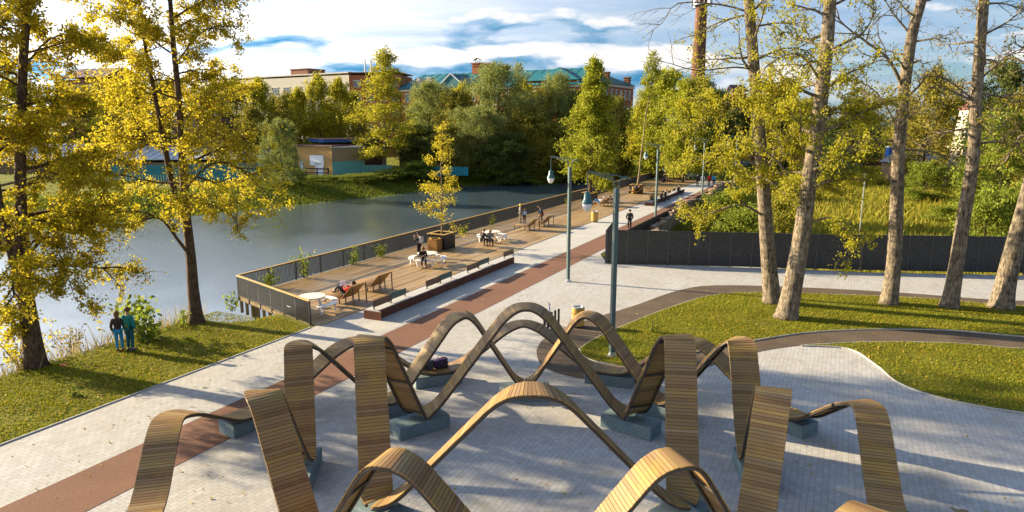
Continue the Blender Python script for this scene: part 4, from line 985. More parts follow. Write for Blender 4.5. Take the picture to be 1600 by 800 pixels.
# ------------------------------------------------------------------ trees
def polyline_at(pts, f):
    L = [0]
    for i in range(1, len(pts)): L.append(L[-1] + (pts[i] - pts[i - 1]).length)
    d = f * L[-1]
    for i in range(1, len(pts)):
        if d <= L[i] + 1e-9: return pts[i - 1].lerp(pts[i], (d - L[i - 1]) / max(1e-9, L[i] - L[i - 1]))
    return pts[-1]
def curve_branch(rg, p, d, L, n, wig, grav):
    pts = [p.copy()]; d = d.normalized()
    for i in range(n):
        d = (d + Vector((rg.gauss(0, wig), rg.gauss(0, wig), rg.gauss(0, wig) + grav))).normalized(); p = p + d * (L / n); pts.append(p)
    return pts
def rdir(rg, axis, ang):
    ax = axis.normalized(); a = ax.orthogonal().normalized(); b = ax.cross(a); f = rg.uniform(0, 2 * PI)
    return ax * math.cos(ang) + (a * math.cos(f) + b * math.sin(f)) * math.sin(ang)
def tree_meshes(seed, trunks, prof, c0, nl, nsub, ntw, nleaf, leaf, lmat, bmat, elev=(.9, .2), grav=-.03, spread=.35, twl=.55, extra=(), droop=0.0, kside=8, limb_r=.34, tipbias=0.5, wig=.14, subang=.75, clump=1.1, sig=1.1, thin=None):
    """trunks: list of (points, r0, r1). prof(h 0..1) -> limb length. Returns trunk mesh and crown mesh."""
    rg = random.Random(seed); nrg = np.random.default_rng(seed); m = MB(); twigs = []
    for pts, r0, r1 in trunks:
        n = len(pts); dense = smooth_poly3(pts, 5); nn = len(dense)
        rad = [max(r1, r0 + (r1 - r0) * (i / (nn - 1)) ** .85) * (1 + .35 * math.exp(-i / 1.6) * (pts[0].z < .4)) for i in range(nn)]; m.tube(dense, rad, kside)
    limbs = []
    for k in range(nl):
        pts, r0, r1 = trunks[k % len(trunks)]; f = c0 + (1 - c0) * ((k + rg.random()) / nl); p = polyline_at(pts, f); hf = (f - c0) / (1 - c0)
        az = k * 2.39996 + rg.uniform(-.4, .4); el = elev[0] * hf + elev[1] * (1 - hf) + rg.uniform(-.15, .15); L = prof(hf) * rg.uniform(.75, 1.15)
        d = Vector((math.cos(az) * math.cos(el), math.sin(az) * math.cos(el), math.sin(el))); rr = max(.02, (r0 + (r1 - r0) * f) * limb_r)
        limbs.append((curve_branch(rg, p, d, L, 6, wig, grav), rr))
    limbs = [(p_, r_, False) for p_, r_ in limbs] + [(smooth_poly3(e[0], 3), e[1], len(e) > 2) for e in extra]
    for pts, rr, bare in limbs:
        mark = len(twigs)
        nn = len(pts); m.tube(pts, [max(.008, rr * (1 - .85 * i / (nn - 1))) for i in range(nn)], 6); LL = sum((pts[i] - pts[i - 1]).length for i in range(1, nn))
        twigs.append((pts[-1], pts[-2])); 
        for j in range(nsub):
            f = .22 + .78 * (j + rg.random()) / nsub; p = polyline_at(pts, f); ax = (polyline_at(pts, min(1, f + .1)) - polyline_at(pts, max(0, f - .1)))
            if ax.length < 1e-6: continue
            d = rdir(rg, ax, subang + rg.uniform(-.25, .25)); d.z *= .75; L = LL * spread * (1.15 - .55 * f) * rg.uniform(.7, 1.3)
            sb_ = curve_branch(rg, p, d, L, 4, wig, grav * 1.3); m.tube(sb_, [max(.005, rr * .38 * (1 - .8 * i / 4)) for i in range(5)], 4, False)
            for i in range(1, 5): twigs.append((sb_[i], sb_[i - 1]))
            for q in range(ntw):
                g = .2 + .8 * rg.random(); p2 = polyline_at(sb_, g); d2 = rdir(rg, sb_[-1] - sb_[0], .8 + rg.uniform(-.3, .3)); L2 = L * twl * rg.uniform(.6, 1.3)
                tw = curve_branch(rg, p2, d2, L2, 3, wig, grav * 1.6 - droop); m.tube(tw, [max(.003, rr * .16), max(.003, rr * .13), .004, .003], 3, False)
                for i in range(1, 4): twigs.append((tw[i], tw[i - 1]))
        if bare: del twigs[mark + (len(twigs) - mark) // 12:]
    tr = m.mesh('trunk', smooth=True); tr.materials.append(bmat)
    A = np.array([list(a) for a, b in twigs]); B = np.array([list(b) for a, b in twigs]); ln = np.linalg.norm(A - B, axis=1) ** tipbias; ln /= ln.sum()
    # uneven clumps: some twigs carry far more foliage than others
    wt = ln * nrg.gamma(clump, 1.0, len(ln)) * (np.where(A[:, 2] > thin[0], thin[1], 1.0) if thin else 1.0); wt /= wt.sum()
    idx = nrg.choice(len(A), nleaf, p=wt); f = nrg.random(nleaf)[:, None]; P = A[idx] * f + B[idx] * (1 - f) + nrg.normal(0, leaf * sig, (nleaf, 3))
    global nr; nr_old = nr; nr = nrg; cm = leaf_quads(P, leaf, lmat, 'crown', droop=.45 if droop == 0 else 1.2, asp=.72 if droop == 0 else .45); nr = nr_old
    return tr, cm
def smooth_poly3(P, n=4):
    P = [Vector(p) for p in P]; out = []
    for i in range(len(P) - 1):
        p0, p1, p2, p3 = P[max(i - 1, 0)], P[i], P[i + 1], P[min(i + 2, len(P) - 1)]
        for k in range(n):
            t = k / n; out.append(0.5 * ((2 * p1) + (p2 - p0) * t + (2 * p0 - 5 * p1 + 4 * p2 - p3) * t * t + (3 * p1 - p0 - 3 * p2 + p3) * t ** 3))
    out.append(P[-1]); return out
def place_tree(name, label, tm, loc, rz=0, sc=1.0, group=None, cat='tree'):
    r = thing(name, label, cat, loc, rz, group); r.scale = sc if isinstance(sc, tuple) else (sc, sc, sc)
    link('trunk', tm[0], None, r); link('crown', tm[1], None, r); return r
def local(base, pts): return [Vector(p) - Vector(base) for p in pts]

# two big golden limes on the near bank (trunk lines read off the photo at the depth of their feet)
b = G(57, 571); b.z = hgt(*toST(b)); Y = b.y
ax = lambda L, Yo=0.0: [AY(u, v, Y + Yo) - b for u, v in L]
t1 = ax([(57, 575), (42, 480), (38, 430), (33, 350), (32, 250), (36, 100), (45, 0), (50, -80), (52, -130)]); t2 = [t1[1].lerp(t1[2], .2)] + ax([(20, 400), (4, 340), (-12, 240), (-25, 120), (-30, 0)], -.8)
ex = [(ax([(42, 400), (80, 360), (110, 345), (140, 350)]) , .07), (ax([(34, 300), (80, 262), (130, 262), (170, 300)], .5), .07), (ax([(40, 470), (22, 480), (18, 520)], -.4), .05), (ax([(36, 395), (62, 370), (85, 380), (105, 430), (118, 470)], -.6), .05)]
tm = tree_meshes(21, [(t1, .34, .05), (t2, .2, .04)], lambda h: 3.9 * (1 - .52 * h), .24, 54, 10, 6, 90000, .105, L_LIME, BARK, elev=(.9, -.05), grav=-.03, extra=ex, spread=.42, clump=.6, sig=.85)
place_tree('lime_tree', 'large golden lime tree at the left edge with dense amber crown', tm, b)
b2 = b.copy(); 
b = G(308, 503); b.z = hgt(*toST(b)); Y = b.y
t1 = ax([(308, 506), (302, 455), (298, 400), (291, 335), (285, 250), (279, 150), (270, 60), (263, -50), (258, -150)]); t2 = [t1[2].lerp(t1[3], .6)] + ax([(270, 290), (255, 215), (238, 130), (222, 40), (212, -60)], .6)
ex = [([t1[2]] + ax([(278, 375), (255, 345), (225, 332), (190, 328)], -.7), .085), (ax([(288, 300), (320, 262), (360, 255), (405, 290), (428, 318)], -.5), .06), (ax([(284, 230), (330, 190), (370, 205), (400, 240)], .6), .06), (ax([(275, 100), (310, 55), (345, 40), (352, 60)], .3), .05), (ax([(268, 30), (310, 5), (350, -10), (375, 8)], -.3), .05)]
tm2 = tree_meshes(33, [(t1, .29, .05), (t2, .17, .04)], lambda h: 3.9 * (1 - .45 * h), .30, 54, 10, 6, 70000, .105, L_GOLD, BARK, elev=(.85, .0), grav=-.025, extra=ex, spread=.4, clump=.6, sig=.85)
place_tree('lime_tree', 'golden lime tree with forked trunk beside the railing corner', tm2, b)

# five tall poplars on the right lawn
def poplar(label, uv, r0, prof, c0, nl, nleaf, seed, lm, ex=(), nsub=6, ntw=5, leaf=.11, elev=(.7, .1), Yo=0):
    global b, Y
    b = G(*uv[0]); b.z = .04; Y = b.y + Yo; t = [AY(u, v, Y) - b for u, v in uv]; t[0] = Vector((0, 0, -.05))
    tp = t[-1]; d = (t[-1] - t[-2]); t.append(tp + d * .9)
    E = [([AY(u, v, Y + dy) - b for u, v, dy in x[0]], *x[1:]) for x in ex]
    tm = tree_meshes(seed, [(t, r0, r0 * .42)], prof, c0, nl, nsub, ntw, nleaf, leaf, lm, BARK_P, elev=elev, grav=-.01, extra=E, spread=.45, wig=.2, limb_r=.26, kside=12, tipbias=.5, clump=.8, sig=1.0, thin=(11.0, .32))
    return place_tree('poplar_tree', label, tm, b, 0, 1.0, 'tall poplars on the right lawn')
poplar('poplar with leafy yellow green boughs, leftmost of the lawn row', [(1207, 474), (1202, 420), (1196, 340), (1190, 250), (1180, 130), (1170, 0), (1165, -80)], .42, lambda h: 3.4 - 1.0 * h, .28, 28, 21000, 5, L_YGRN,
       ex=[([(1196, 340, 0), (1160, 320, -.5), (1120, 330, -.8), (1085, 345, -1)], .07), ([(1192, 270, 0), (1150, 235, -.4), (1110, 240, -.8), (1060, 265, -1)], .07), ([(1186, 190, 0), (1140, 165, .4), (1100, 185, .6), (1075, 230, .8)], .06), ([(1180, 110, 0), (1150, 105, 0), (1090, 110, 0), (1050, 100, .3), (1022, 92, .3)], .05, 1), ([(1172, 20, 0), (1130, 8, .4), (1060, 5, .6), (1035, 35, .6), (1010, 55, .8)], .05, 1)])
poplar('thick poplar trunk standing closest, with yellow green boughs', [(1228, 498), (1240, 440), (1254, 360), (1263, 290), (1277, 200), (1290, 90), (1297, 0), (1300, -80)], .46, lambda h: 3.4 - 1.2 * h, .33, 28, 22500, 7, L_YGRN,
       ex=[([(1262, 300, 0), (1300, 245, -.5), (1345, 220, -.7), (1400, 185, -.8)], .07, 1), ([(1256, 350, 0), (1300, 340, -.6), (1320, 360, -.8), (1328, 405, -.9)], .06), ([(1258, 330, 0), (1225, 265, -.8), (1195, 235, -1), (1170, 210, -1)], .08), ([(1276, 200, 0), (1320, 160, .4), (1350, 170, .5), (1375, 190, .5)], .05), ([(1284, 130, 0), (1250, 85, -.2), (1210, 95, -.4), (1180, 120, -.4)], .07)])
poplar('nearly bare pale poplar third from the left on the lawn', [(1388, 476), (1396, 420), (1400, 350), (1404, 240), (1414, 130), (1426, 50), (1440, 0), (1450, -60)], .39, lambda h: 2.6 - .5 * h, .42, 20, 1600, 9, L_BROWN,
       ex=[([(1412, 140, 0), (1390, 95, -.3), (1360, 70, -.4), (1320, 40, -.5), (1290, 5, -.5)], .09), ([(1424, 55, 0), (1395, 20, .2), (1375, -15, .2)], .06), ([(1408, 210, 0), (1370, 145, .3), (1330, 125, .4), (1290, 130, .6)], .05)], nsub=7, ntw=5)
poplar('nearly bare poplar fourth from the left, lit white on its left side', [(1483, 481), (1492, 430), (1504, 350), (1520, 250), (1527, 130), (1537, 0), (1541, -80)], .39, lambda h: 2.6 - .5 * h, .42, 22, 1600, 13, L_BROWN,
       ex=[([(1522, 230, 0), (1560, 200, -.3), (1590, 190, -.4)], .04), ([(1526, 130, 0), (1570, 90, .2), (1610, 70, .4)], .06), ([(1526, 160, 0), (1480, 125, .2), (1450, 120, .3), (1420, 130, .4)], .05)], nsub=7, ntw=5)
poplar('leaning dark poplar trunk at the right edge of the lawn', [(1564, 482), (1574, 430), (1592, 360), (1612, 280), (1635, 150), (1650, 40)], .5, lambda h: 3.2 - .8 * h, .5, 18, 3000, 15, L_BROWN)

# slender golden tree and lime tree in the boardwalk boxes, leaning tree
def straight(h, lean=(0, 0), n=6, wob=.05, seed=1):
    rg = random.Random(seed); return [Vector((lean[0] * i / n + rg.uniform(-wob, wob) * (i > 0), lean[1] * i / n + rg.uniform(-wob, wob) * (i > 0), h * i / n)) for i in range(n + 1)]
tmy = tree_meshes(41, [(straight(8.8, (.15, 0)), .085, .015)], lambda h: 2.6 * (1 - .84 * h) * (.7 + .3 * math.sin(h * 34)), .22, 30, 6, 3, 3200, .12, L_GOLD, BARK_B, elev=(.75, .08), grav=-.015, spread=.36, limb_r=.3)
place_tree('young_tree', 'small golden yellow tree growing in the near boardwalk box', tmy, tg_pos[0])
tml = tree_meshes(43, [(straight(15.2, (.2, .3), 7, .12), .26, .03)], lambda h: (4.3 * (1 - .8 * h)) * min(1, .62 + 2 * h), .17, 60, 8, 4, 30000, .24, L_LGRN, BARK, elev=(1.0, .05), grav=-.02, spread=.42)
place_tree('lime_tree', 'tall yellow green lime tree growing through its boardwalk box', tml, tg_pos[1])
tmn = tree_meshes(47, [(straight(17.0, (1.6, 0), 7, .12), .14, .03)], lambda h: 1.3 * (1 - .3 * h), .70, 16, 5, 3, 2600, .22, L_LGRN, BARK_B, elev=(.9, .5), grav=0, spread=.5)
place_tree('young_tree', 'slender leaning tree with bare trunk and small top crown', tmn, tg_pos[2])

# shared kinds for the woods behind
def kind(seed, H, r0, R, shp, lm, bm_, nleaf, leaf, c0=.14, **kw):
    return tree_meshes(seed, [(straight(H, (.3, .2), 6, .15, seed), r0, .03)], lambda h: R * shp(h), c0, kw.pop('nl', 46), kw.pop('nsub', 6), kw.pop('ntw', 3), nleaf, leaf, lm, bm_, **kw)
oval = lambda h: math.sqrt(max(.03, 1 - (1.75 * h - .70) ** 2)) if h < .95 else .3
cone = lambda h: (1 - .85 * h)
K = dict(
    lime=kind(51, 15, .24, 4.6, oval, L_LGRN, BARK, 15000, .32, spread=.42, elev=(1.0, .1)),
    gold=kind(52, 15, .22, 4.2, oval, L_YGRN, BARK, 13000, .32, spread=.42, elev=(1.0, .1)),
    olive=kind(53, 15, .26, 4.8, oval, L_OLIVE, BARK_D, 14000, .34, spread=.45, elev=(1.0, .1)),
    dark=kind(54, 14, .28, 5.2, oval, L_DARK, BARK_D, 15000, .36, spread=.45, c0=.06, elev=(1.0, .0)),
    willow=kind(55, 14, .35, 6.2, oval, L_WILLOW, BARK_D, 30000, .31, spread=.42, c0=.08, droop=.06, grav=-.05, elev=(1.1, .1), nl=56),
    birch=kind(56, 19, .2, 3.9, lambda h: (1 - .88 * h) * min(1, .7 + h), L_YGRN, BARK_P, 15000, .27, droop=.22, grav=-.10, c0=.16, elev=(.9, .3), nl=56, twl=.8),
    rust=kind(57, 13, .24, 4.4, oval, L_BROWN, BARK_D, 11000, .30, spread=.45, elev=(1.0, .1)),
    green=kind(58, 12, .22, 4.6, oval, L_GREEN, BARK, 15000, .30, spread=.45, c0=.04, elev=(.9, .0)),
    scrub=kind(59, 4.2, .08, 2.3, oval, L_GREEN, BARK_D, 6500, .20, c0=.03, spread=.5, nl=26, elev=(1.1, .3)),
    drys=kind(60, 3.2, .06, 1.7, oval, L_MEADOW, BARK_D, 4200, .17, c0=.03, spread=.5, nl=24, elev=(1.2, .5)),
    bare=kind(61, 15, .22, 4.0, oval, L_BROWN, BARK_P, 1300, .24, spread=.45, nl=34, nsub=7, ntw=4, elev=(1.0, .2)))
HT, WDH = {}, {}
for kk, tm_ in K.items():
    co = np.empty(len(tm_[1].vertices) * 3, np.float32); tm_[1].vertices.foreach_get('co', co); co = co.reshape(-1, 3)
    HT[kk] = float(np.percentile(co[:, 2], 99.8)); WDH[kk] = 2 * float(np.percentile(np.hypot(co[:, 0], co[:, 1]), 95))
trz = random.Random(77)
def wood(kd, u, vtop, wpx, Y, label, name='tree', group='trees of the wooded banks', base=None, cat='tree'):
    """crown top at image height vtop and width wpx for a tree whose foot stands at distance Y"""
    top = AY(u, vtop, Y); z0 = hgt(*toST(top)) if base is None else base
    h = top.z - z0; wd = wpx * Y / F_PX
    sz = h / HT[kd]; sx = wd / WDH[kd]
    place_tree(name, label, K[kd], (top.x, top.y, z0 - .1), trz.uniform(0, 6.28), (sx, sx, sz), group, cat)
#--TREES--
# far left woods across the river
for a in [
 ('gold', 20, 120, 110, 128, 'yellow green tree across the river behind the left golden lime'),
 ('olive', 110, 132, 100, 135, 'olive tree across the river between the two golden limes'),
 ('gold', 185, 128, 95, 130, 'yellow tree across the river just left of the forked lime'),
 ('olive', 255, 122, 100, 134, 'olive tree across the river directly behind the forked lime'),
 ('gold', 325, 135, 70, 128, 'yellow tree across the river right of the forked lime trunk'),
 ('gold', 368, 122, 66, 130, 'yellow crowned tree left of the pale concrete building'),
 ('gold', 404, 120, 56, 127, 'yellow crowned tree before the left end of the concrete building'),
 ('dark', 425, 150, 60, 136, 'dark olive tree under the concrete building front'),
 ('olive', 447, 142, 58, 132, 'dull olive tree below the middle of the concrete building'),
 ('gold', 466, 136, 52, 128, 'yellow green tree below the middle of the concrete building'),
 ('gold', 497, 115, 56, 127, 'taller yellow tree in front of the concrete building right half'),
 ('gold', 527, 120, 54, 130, 'yellow tree close left of the weeping birch'),
 ('olive', 548, 140, 50, 136, 'olive tree half hidden by the left side of the birch'),
 ('rust', 388, 165, 60, 122, 'brownish tree low in front of the yellow crowns'),
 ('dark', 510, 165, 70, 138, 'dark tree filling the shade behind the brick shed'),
 ('birch', 594, 76, 98, 118, 'tall weeping birch rising above the brick shed'),
 ('willow', 436, 184, 66, 97, 'round grey green willow left of the brick shed'),
 ('willow', 668, 125, 86, 138, 'grey olive tree in front of the red brick wall'),
 ('olive', 712, 140, 70, 134, 'olive tree between the brick wall and the great willow'),
 ('gold', 722, 128, 56, 142, 'small yellow crown peeping beside the great willow'),
 ('willow', 778, 96, 128, 132, 'great grey green willow towering over the dark river bend'),
 ('gold', 818, 122, 48, 140, 'yellow crown right of the great willow top'),
 ('willow', 748, 165, 110, 124, 'lower grey willow at the water edge of the river bend'),
 ('olive', 832, 165, 96, 128, 'drab olive tree over the dark water'),
 ('rust', 706, 195, 84, 124, 'brown tinted tree behind the small golden tree'),
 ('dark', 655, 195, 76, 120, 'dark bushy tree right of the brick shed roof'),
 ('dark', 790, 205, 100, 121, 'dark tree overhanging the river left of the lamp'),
 ('willow', 874, 112, 66, 140, 'grey green crown behind the lamp before the teal roof'),
 ('olive', 868, 190, 84, 126, 'olive tree low beside the river left of the lime box'),
 ('rust', 845, 215, 70, 123, 'russet bush tree above the far waterline'),
 ('willow', 702, 146, 92, 146, 'broad grey willow filling the gap left of the great willow'), ('olive', 852, 130, 92, 144, 'olive crown hiding the mill wall right of the great willow'), ('willow', 815, 142, 96, 139, 'grey willow close right of the great one'), ('olive', 905, 138, 74, 143, 'olive crown behind the boardwalk lime hiding the mill corner'),
 ('gold', 660, 150, 66, 150, 'yellow green crown before the left end of the mill'), ('olive', 962, 150, 70, 128, 'olive tree right behind the tall boardwalk lime'),
 ('willow', 995, 165, 60, 134, 'pale willow below the end of the teal roofed building'),
 ('olive', 985, 195, 70, 126, 'olive tree hanging over the road bridge'),
 ('lime', 1042, 106, 100, 113, 'bright lime green tree at the boardwalk end'),
 ('gold', 1012, 138, 62, 118, 'yellow green tree left of the bright lime green one'),
 ('lime', 1075, 122, 66, 106, 'lime green tree right of the brightest boardwalk one'),
 ('olive', 1098, 118, 76, 140, 'olive tree at the foot of the tall chimney'),
 ('dark', 1120, 138, 84, 134, 'dark tree behind the leafy poplar boughs'),
 ('dark', 1168, 150, 90, 138, 'dark tree between the first two poplar trunks'),
 ('olive', 1150, 160, 76, 146, 'olive tree behind the small red house'),
 ('gold', 1222, 135, 76, 130, 'yellow green tree far behind the thick poplar'),
 ('dark', 1215, 178, 90, 112, 'dark spreading tree over the meadow rear left'),
 ('bare', 1352, 128, 66, 120, 'thinly leaved bare tree between second and third poplars'),
 ('olive', 1270, 150, 84, 132, 'olive tree right behind the thick poplar trunk'),
 ('dark', 1310, 185, 100, 118, 'dark tree mass behind the right meadow'),
 ('dark', 1360, 195, 90, 122, 'dark tree left of the third poplar trunk'),
 ('olive', 1340, 160, 76, 140, 'far olive tree left of the third poplar'),
 ('rust', 1462, 104, 100, 96, 'tall russet olive tree between third and fourth poplars'),
 ('olive', 1425, 165, 66, 108, 'olive tree close right of the third poplar'),
 ('olive', 1500, 150, 70, 118, 'olive tree beyond the white tower'),
 ('dark', 1570, 92, 90, 92, 'tall dark tree at the upper right edge'),
 ('rust', 1590, 140, 90, 80, 'russet tree at the right edge below the dark one'),
 ('green', 1580, 165, 120, 72, 'full green tree at the right edge behind the fence'),
 ('green', 1452, 250, 66, 84, 'rounded green bush tree right of the third poplar'),
 ('green', 1548, 240, 80, 76, 'green bush tree around the fourth poplar trunk'),
 ('willow', 1300, 215, 80, 100, 'grey green bush tree in the rear of the meadow'),
 ]: wood(*a)
shr = [
 ('scrub', 560, 270, 80, 108, 'low dark hedge bush in front of the brick shed', .3), ('scrub', 500, 273, 70, 105, 'low hedge bush left of the shed gate', .3), ('scrub', 612, 262, 66, 112, 'dark bush right of the brick shed', .4), ('scrub', 648, 250, 60, 114, 'bushy dark shrub by the turquoise fence', .4),
 ('scrub', 395, 282, 70, 100, 'dark shrub below the turquoise fence end', .3), ('scrub', 330, 286, 80, 98, 'dark shrub below the turquoise fence middle', .3), ('scrub', 250, 290, 90, 96, 'dark shrub below the turquoise fence left part', .3),
 ('scrub', 455, 262, 50, 100, 'dark shrub at the foot of the round willow', .3),
 ('scrub', 720, 262, 80, 122, 'shrub at the waterline behind the small golden tree', -1.6), ('scrub', 780, 262, 90, 122, 'wide shrub at the dark waterline', -1.6), ('scrub', 838, 258, 80, 122, 'shrub at the waterline left of the lamp', -1.6), ('scrub', 886, 252, 70, 126, 'shrub at the waterline behind the boardwalk lime', -1.6), ('scrub', 922, 250, 60, 134, 'shrub beside the bridge abutment', -1.6),
 ('scrub', 1110, 250, 60, 122, 'green bush at the promenade end near the bridge', .8),
 ('scrub', 1130, 292, 90, 70, 'leafy shrub against the old concrete wall', None), ('scrub', 1160, 318, 90, 58, 'leafy shrub rising behind the fence left of the poplars', None), ('drys', 1095, 330, 60, 62, 'dry shrub at the foot of the old wall', None),
 ('drys', 1262, 285, 50, 86, 'yellowing shrub in mid meadow by the thick poplar', None), ('drys', 1325, 272, 60, 100, 'golden shrub in mid meadow', None), ('drys', 1372, 276, 50, 98, 'golden shrub left of the third poplar trunk', None),
 ('scrub', 1435, 296, 56, 84, 'green shrub right of the third poplar trunk', None), ('scrub', 1472, 318, 56, 72, 'green shrub left of the fourth poplar trunk', None), ('scrub', 1545, 292, 90, 54, 'green shrub between fourth and fifth poplars', None), ('scrub', 1600, 280, 90, 54, 'green shrub at the right photo edge', None), ('drys', 1215, 300, 70, 64, 'dry yellow shrub between the first two poplars', None), ('scrub', 1250, 258, 80, 116, 'dark shrub at the back of the meadow', None), ('scrub', 1350, 246, 80, 118, 'dark shrub below the rear dark trees', None)]
for kd, u, v, wpx, Y, lb, bz in shr: wood(kd, u, v, wpx, Y, lb, 'shrub', 'shrubs of the meadow and banks', bz, 'shrub')

# big leaved bush behind the couple, bank bushes and railing climbers
def bush(label, loc, H, R, n, leaf, lm, seed, name='shrub', stems=9):
    rg = random.Random(seed); nrg = np.random.default_rng(seed); m = MB(); P = []
    for i in range(stems):
        a = rg.uniform(0, 6.28); e = rg.uniform(.9, 1.45); st = curve_branch(rg, Vector((rg.uniform(-.1, .1), rg.uniform(-.1, .1), 0)), Vector((math.cos(a) * math.cos(e) * R / H * 1.6, math.sin(a) * math.cos(e) * R / H * 1.6, math.sin(e))), H * rg.uniform(.7, 1.05), 6, .1, .02)
        m.tube(st, [.018, .015, .012, .01, .008, .006, .004], 5)
        for k in range(n // stems):
            f = rg.uniform(.15, 1); p = polyline_at(st, f); P.append(list(p + Vector((rg.gauss(0, R * .2), rg.gauss(0, R * .2), rg.gauss(0, .08)))))
    r = thing(name, label, 'bush', loc); m.build('stems', BARK, r)
    global nr; old = nr; nr = nrg; link('foliage', leaf_quads(np.array(P), leaf, lm, 'foliage', droop=.3, asp=.8), None, r); nr = old
    return r
LBR = leafmat('leaf_bright_green', [(.20, .26, .025), (.28, .32, .035), (.15, .21, .025)], .5)
p = G(222, 535); bush('broad leaved green bush on the bank right behind the couple', (p.x, p.y + .5, hgt(*toST(p)) - .2), 2.4, 1.3, 420, .24, LBR, 3)
p = G(280, 512); bush('small leafy sapling by the forked trunk at the water', (p.x, p.y + .4, -.4), 1.3, .6, 90, .16, LBR, 4, stems=4)
p = G(20, 575); bush('tangled yellowing bush at the left trunk foot', (p.x, p.y + .4, -.3), 2.0, 1.3, 420, .14, L_GOLD, 6)
p = G(90, 545); bush('dry brownish bush right of the left trunk', (p.x, p.y + .8, -.5), 1.4, 1.0, 320, .11, L_WEED, 7)
p = ST(25, -28.9); bush('leafy weed by the railing corner post', (p.x, p.y, -.9), 1.3, .5, 90, .16, LBR, 9, stems=4)
for i, (u, v, h, lb) in enumerate([(515, 440, 2.0, 'tallest climber leaning over the railing behind the loungers'), (470, 458, 1.2, 'low green climber on the railing behind the first table'), (585, 418, 1.2, 'green climber on the railing right of the loungers'), (628, 405, 1.1, 'small climber on the railing left of the photographer'), (712, 372, .8, 'low weed tuft at the railing right of the tree box'), (737, 366, .7, 'weed tuft at the railing left of the seated pair'), (768, 352, 1.0, 'weed tuft at the railing behind the seated pair'), (873, 318, .7, 'weed tuft at the railing beyond the lamp')]):
    p = G(u, v); s, t = toST(p); q = ST(s, -28.15); bush(lb, (q.x, q.y, 0), h, .7 if h > 1 else .5, 260 if h > 1 else 80, .12, LBR, 30 + i, 'climbing_plant', 6)
p = G(1018, 520); bush('small weed bush growing out of the lawn behind the rear ribbon', (p.x, p.y, .04), .6, .35, 90, .09, LBR, 15)
p = G(116, 617); bush('low weed clump in the river lawn', (p.x, p.y, 0), .25, .25, 60, .09, L_GREEN, 16)

# ------------------------------------------------------------------ buildings
def building(name, label, A, B, depth, z0, eave, wallm, cat='building'):
    """front wall runs from A to B (seen left to right from the camera); local x along it, local y away from the camera"""
    A, B = Vector((A[0], A[1], 0)), Vector((B[0], B[1], 0)); d = B - A; L = d.length
    r = thing(name, label, cat, (A.x, A.y, z0), math.atan2(d.y, d.x))
    m = MB(); m.box((L / 2, depth / 2, (eave - z0) / 2), (L, depth, eave - z0)); m.build('wall', wallm, r); return r, L
def window(r, x, z, w_, h_, pane=WGLASS, frame=TRIMW, y=0.0, arch=False):
    m = MB(); t = .14
    m.box((x, y - .05, z + h_ / 2 - t / 2 + .14), (w_ + .3, .16, .22)); m.box((x, y - .07, z - h_ / 2 - .05), (w_ + .3, .2, .12))
    for e in (-1, 1): m.box((x + e * (w_ / 2 - .04), y - .03, z), (.09, .12, h_ - .06))
    m.box((x, y - .03, z), (.07, .11, h_ - .06)); m.box((x, y - .028, z + h_ * .18), (w_ - .2, .10, .06))
    f = m.build('window', frame, r); m = MB(); m.box((x, y - .004, z), (w_ - .1, .03, h_ - .04)); m.build('pane', pane, f)
def gable_roof(r, L, depth, ze, zr, mt, over=.5, hip=0.0, name='roof'):
    m = MB(); o = over
    vs = [(-o, -o, ze), (L + o, -o, ze), (L + o, depth + o, ze), (-o, depth + o, ze), (hip, depth / 2, zr), (L - hip, depth / 2, zr)]
    m.add(vs, [(0, 1, 5, 4), (2, 3, 4, 5), (1, 2, 5), (3, 0, 4), (0, 3, 2, 1)]); x = 0
    while x < L:                                   # standing seams
        if hip < x < L - hip: m.bar((x, -o, ze + .05), (x, depth / 2, zr + .04), .06, .05)
        x += 2.2
    return m.build(name, mt, r)
def chimney_stack(rf, x, y, z0, z1, w_, mt, pots=True):
    m = MB(); m.box((x, y, (z0 + z1) / 2), (w_, w_, z1 - z0)); m.box((x, y, z1 + .12), (w_ + .4, w_ + .4, .24)); m.box((x, y, z1 - .5), (w_ + .24, w_ + .24, .2)); c = m.build('chimney', mt, rf)
    if pots:
        m = MB()
        for e in (-1, 0, 1): m.bar((x + e * .5, y, z1 + .2), (x + e * .7, y, z1 + .9), .08, .08)
        m.add([(x - 1.0, y - .5, z1 + .85), (x, y - .5, z1 + 1.4), (x + 1.0, y - .5, z1 + .85), (x - 1.0, y + .5, z1 + .85), (x, y + .5, z1 + 1.4), (x + 1.0, y + .5, z1 + .85)], [(0, 1, 4, 3), (1, 2, 5, 4)]); m.build('cowl', STEEL, c)
# teal roofed brick mill
def zat(v, Y): return AY(800, v, Y).z
A = AY(626, 140, 168); B = AY(905, 128, 145); ze = zat(135, 155); zr = zat(109, 158)
r, L = building('brick_mill', 'long red brick mill with teal metal roof behind the willows', A, B, 15, .4, ze, BRICK)
for fl in range(4):
    x = 2.0
    while x < L - 1: window(r, x, ze - .4 - 2.2 - fl * 3.6, 1.15, 1.9, WGLASS); x += 3.1
m = MB(); m.box((L / 2, -.12, ze - .75), (L + .3, .3, .5)); m.box((L / 2, -.1, ze - 4.4), (L + .2, .22, .25)); m.build('cornice', TRIMW, r)
rf = gable_roof(r, L, 15, ze - .4, zr - .4, TEALR, .6, 1.0)
chimney_stack(rf, 17.2, 7.5, zr - 3 - .4, zr + 1.5, 1.9, BRICK); chimney_stack(rf, 20.6, 7.5, zr - 3.4, zr + 1.3, 1.9, BRICK, False)
chimney_stack(rf, 8.2, 1.0, ze - .6, ze + 1.9, 1.2, TRIMW, False)
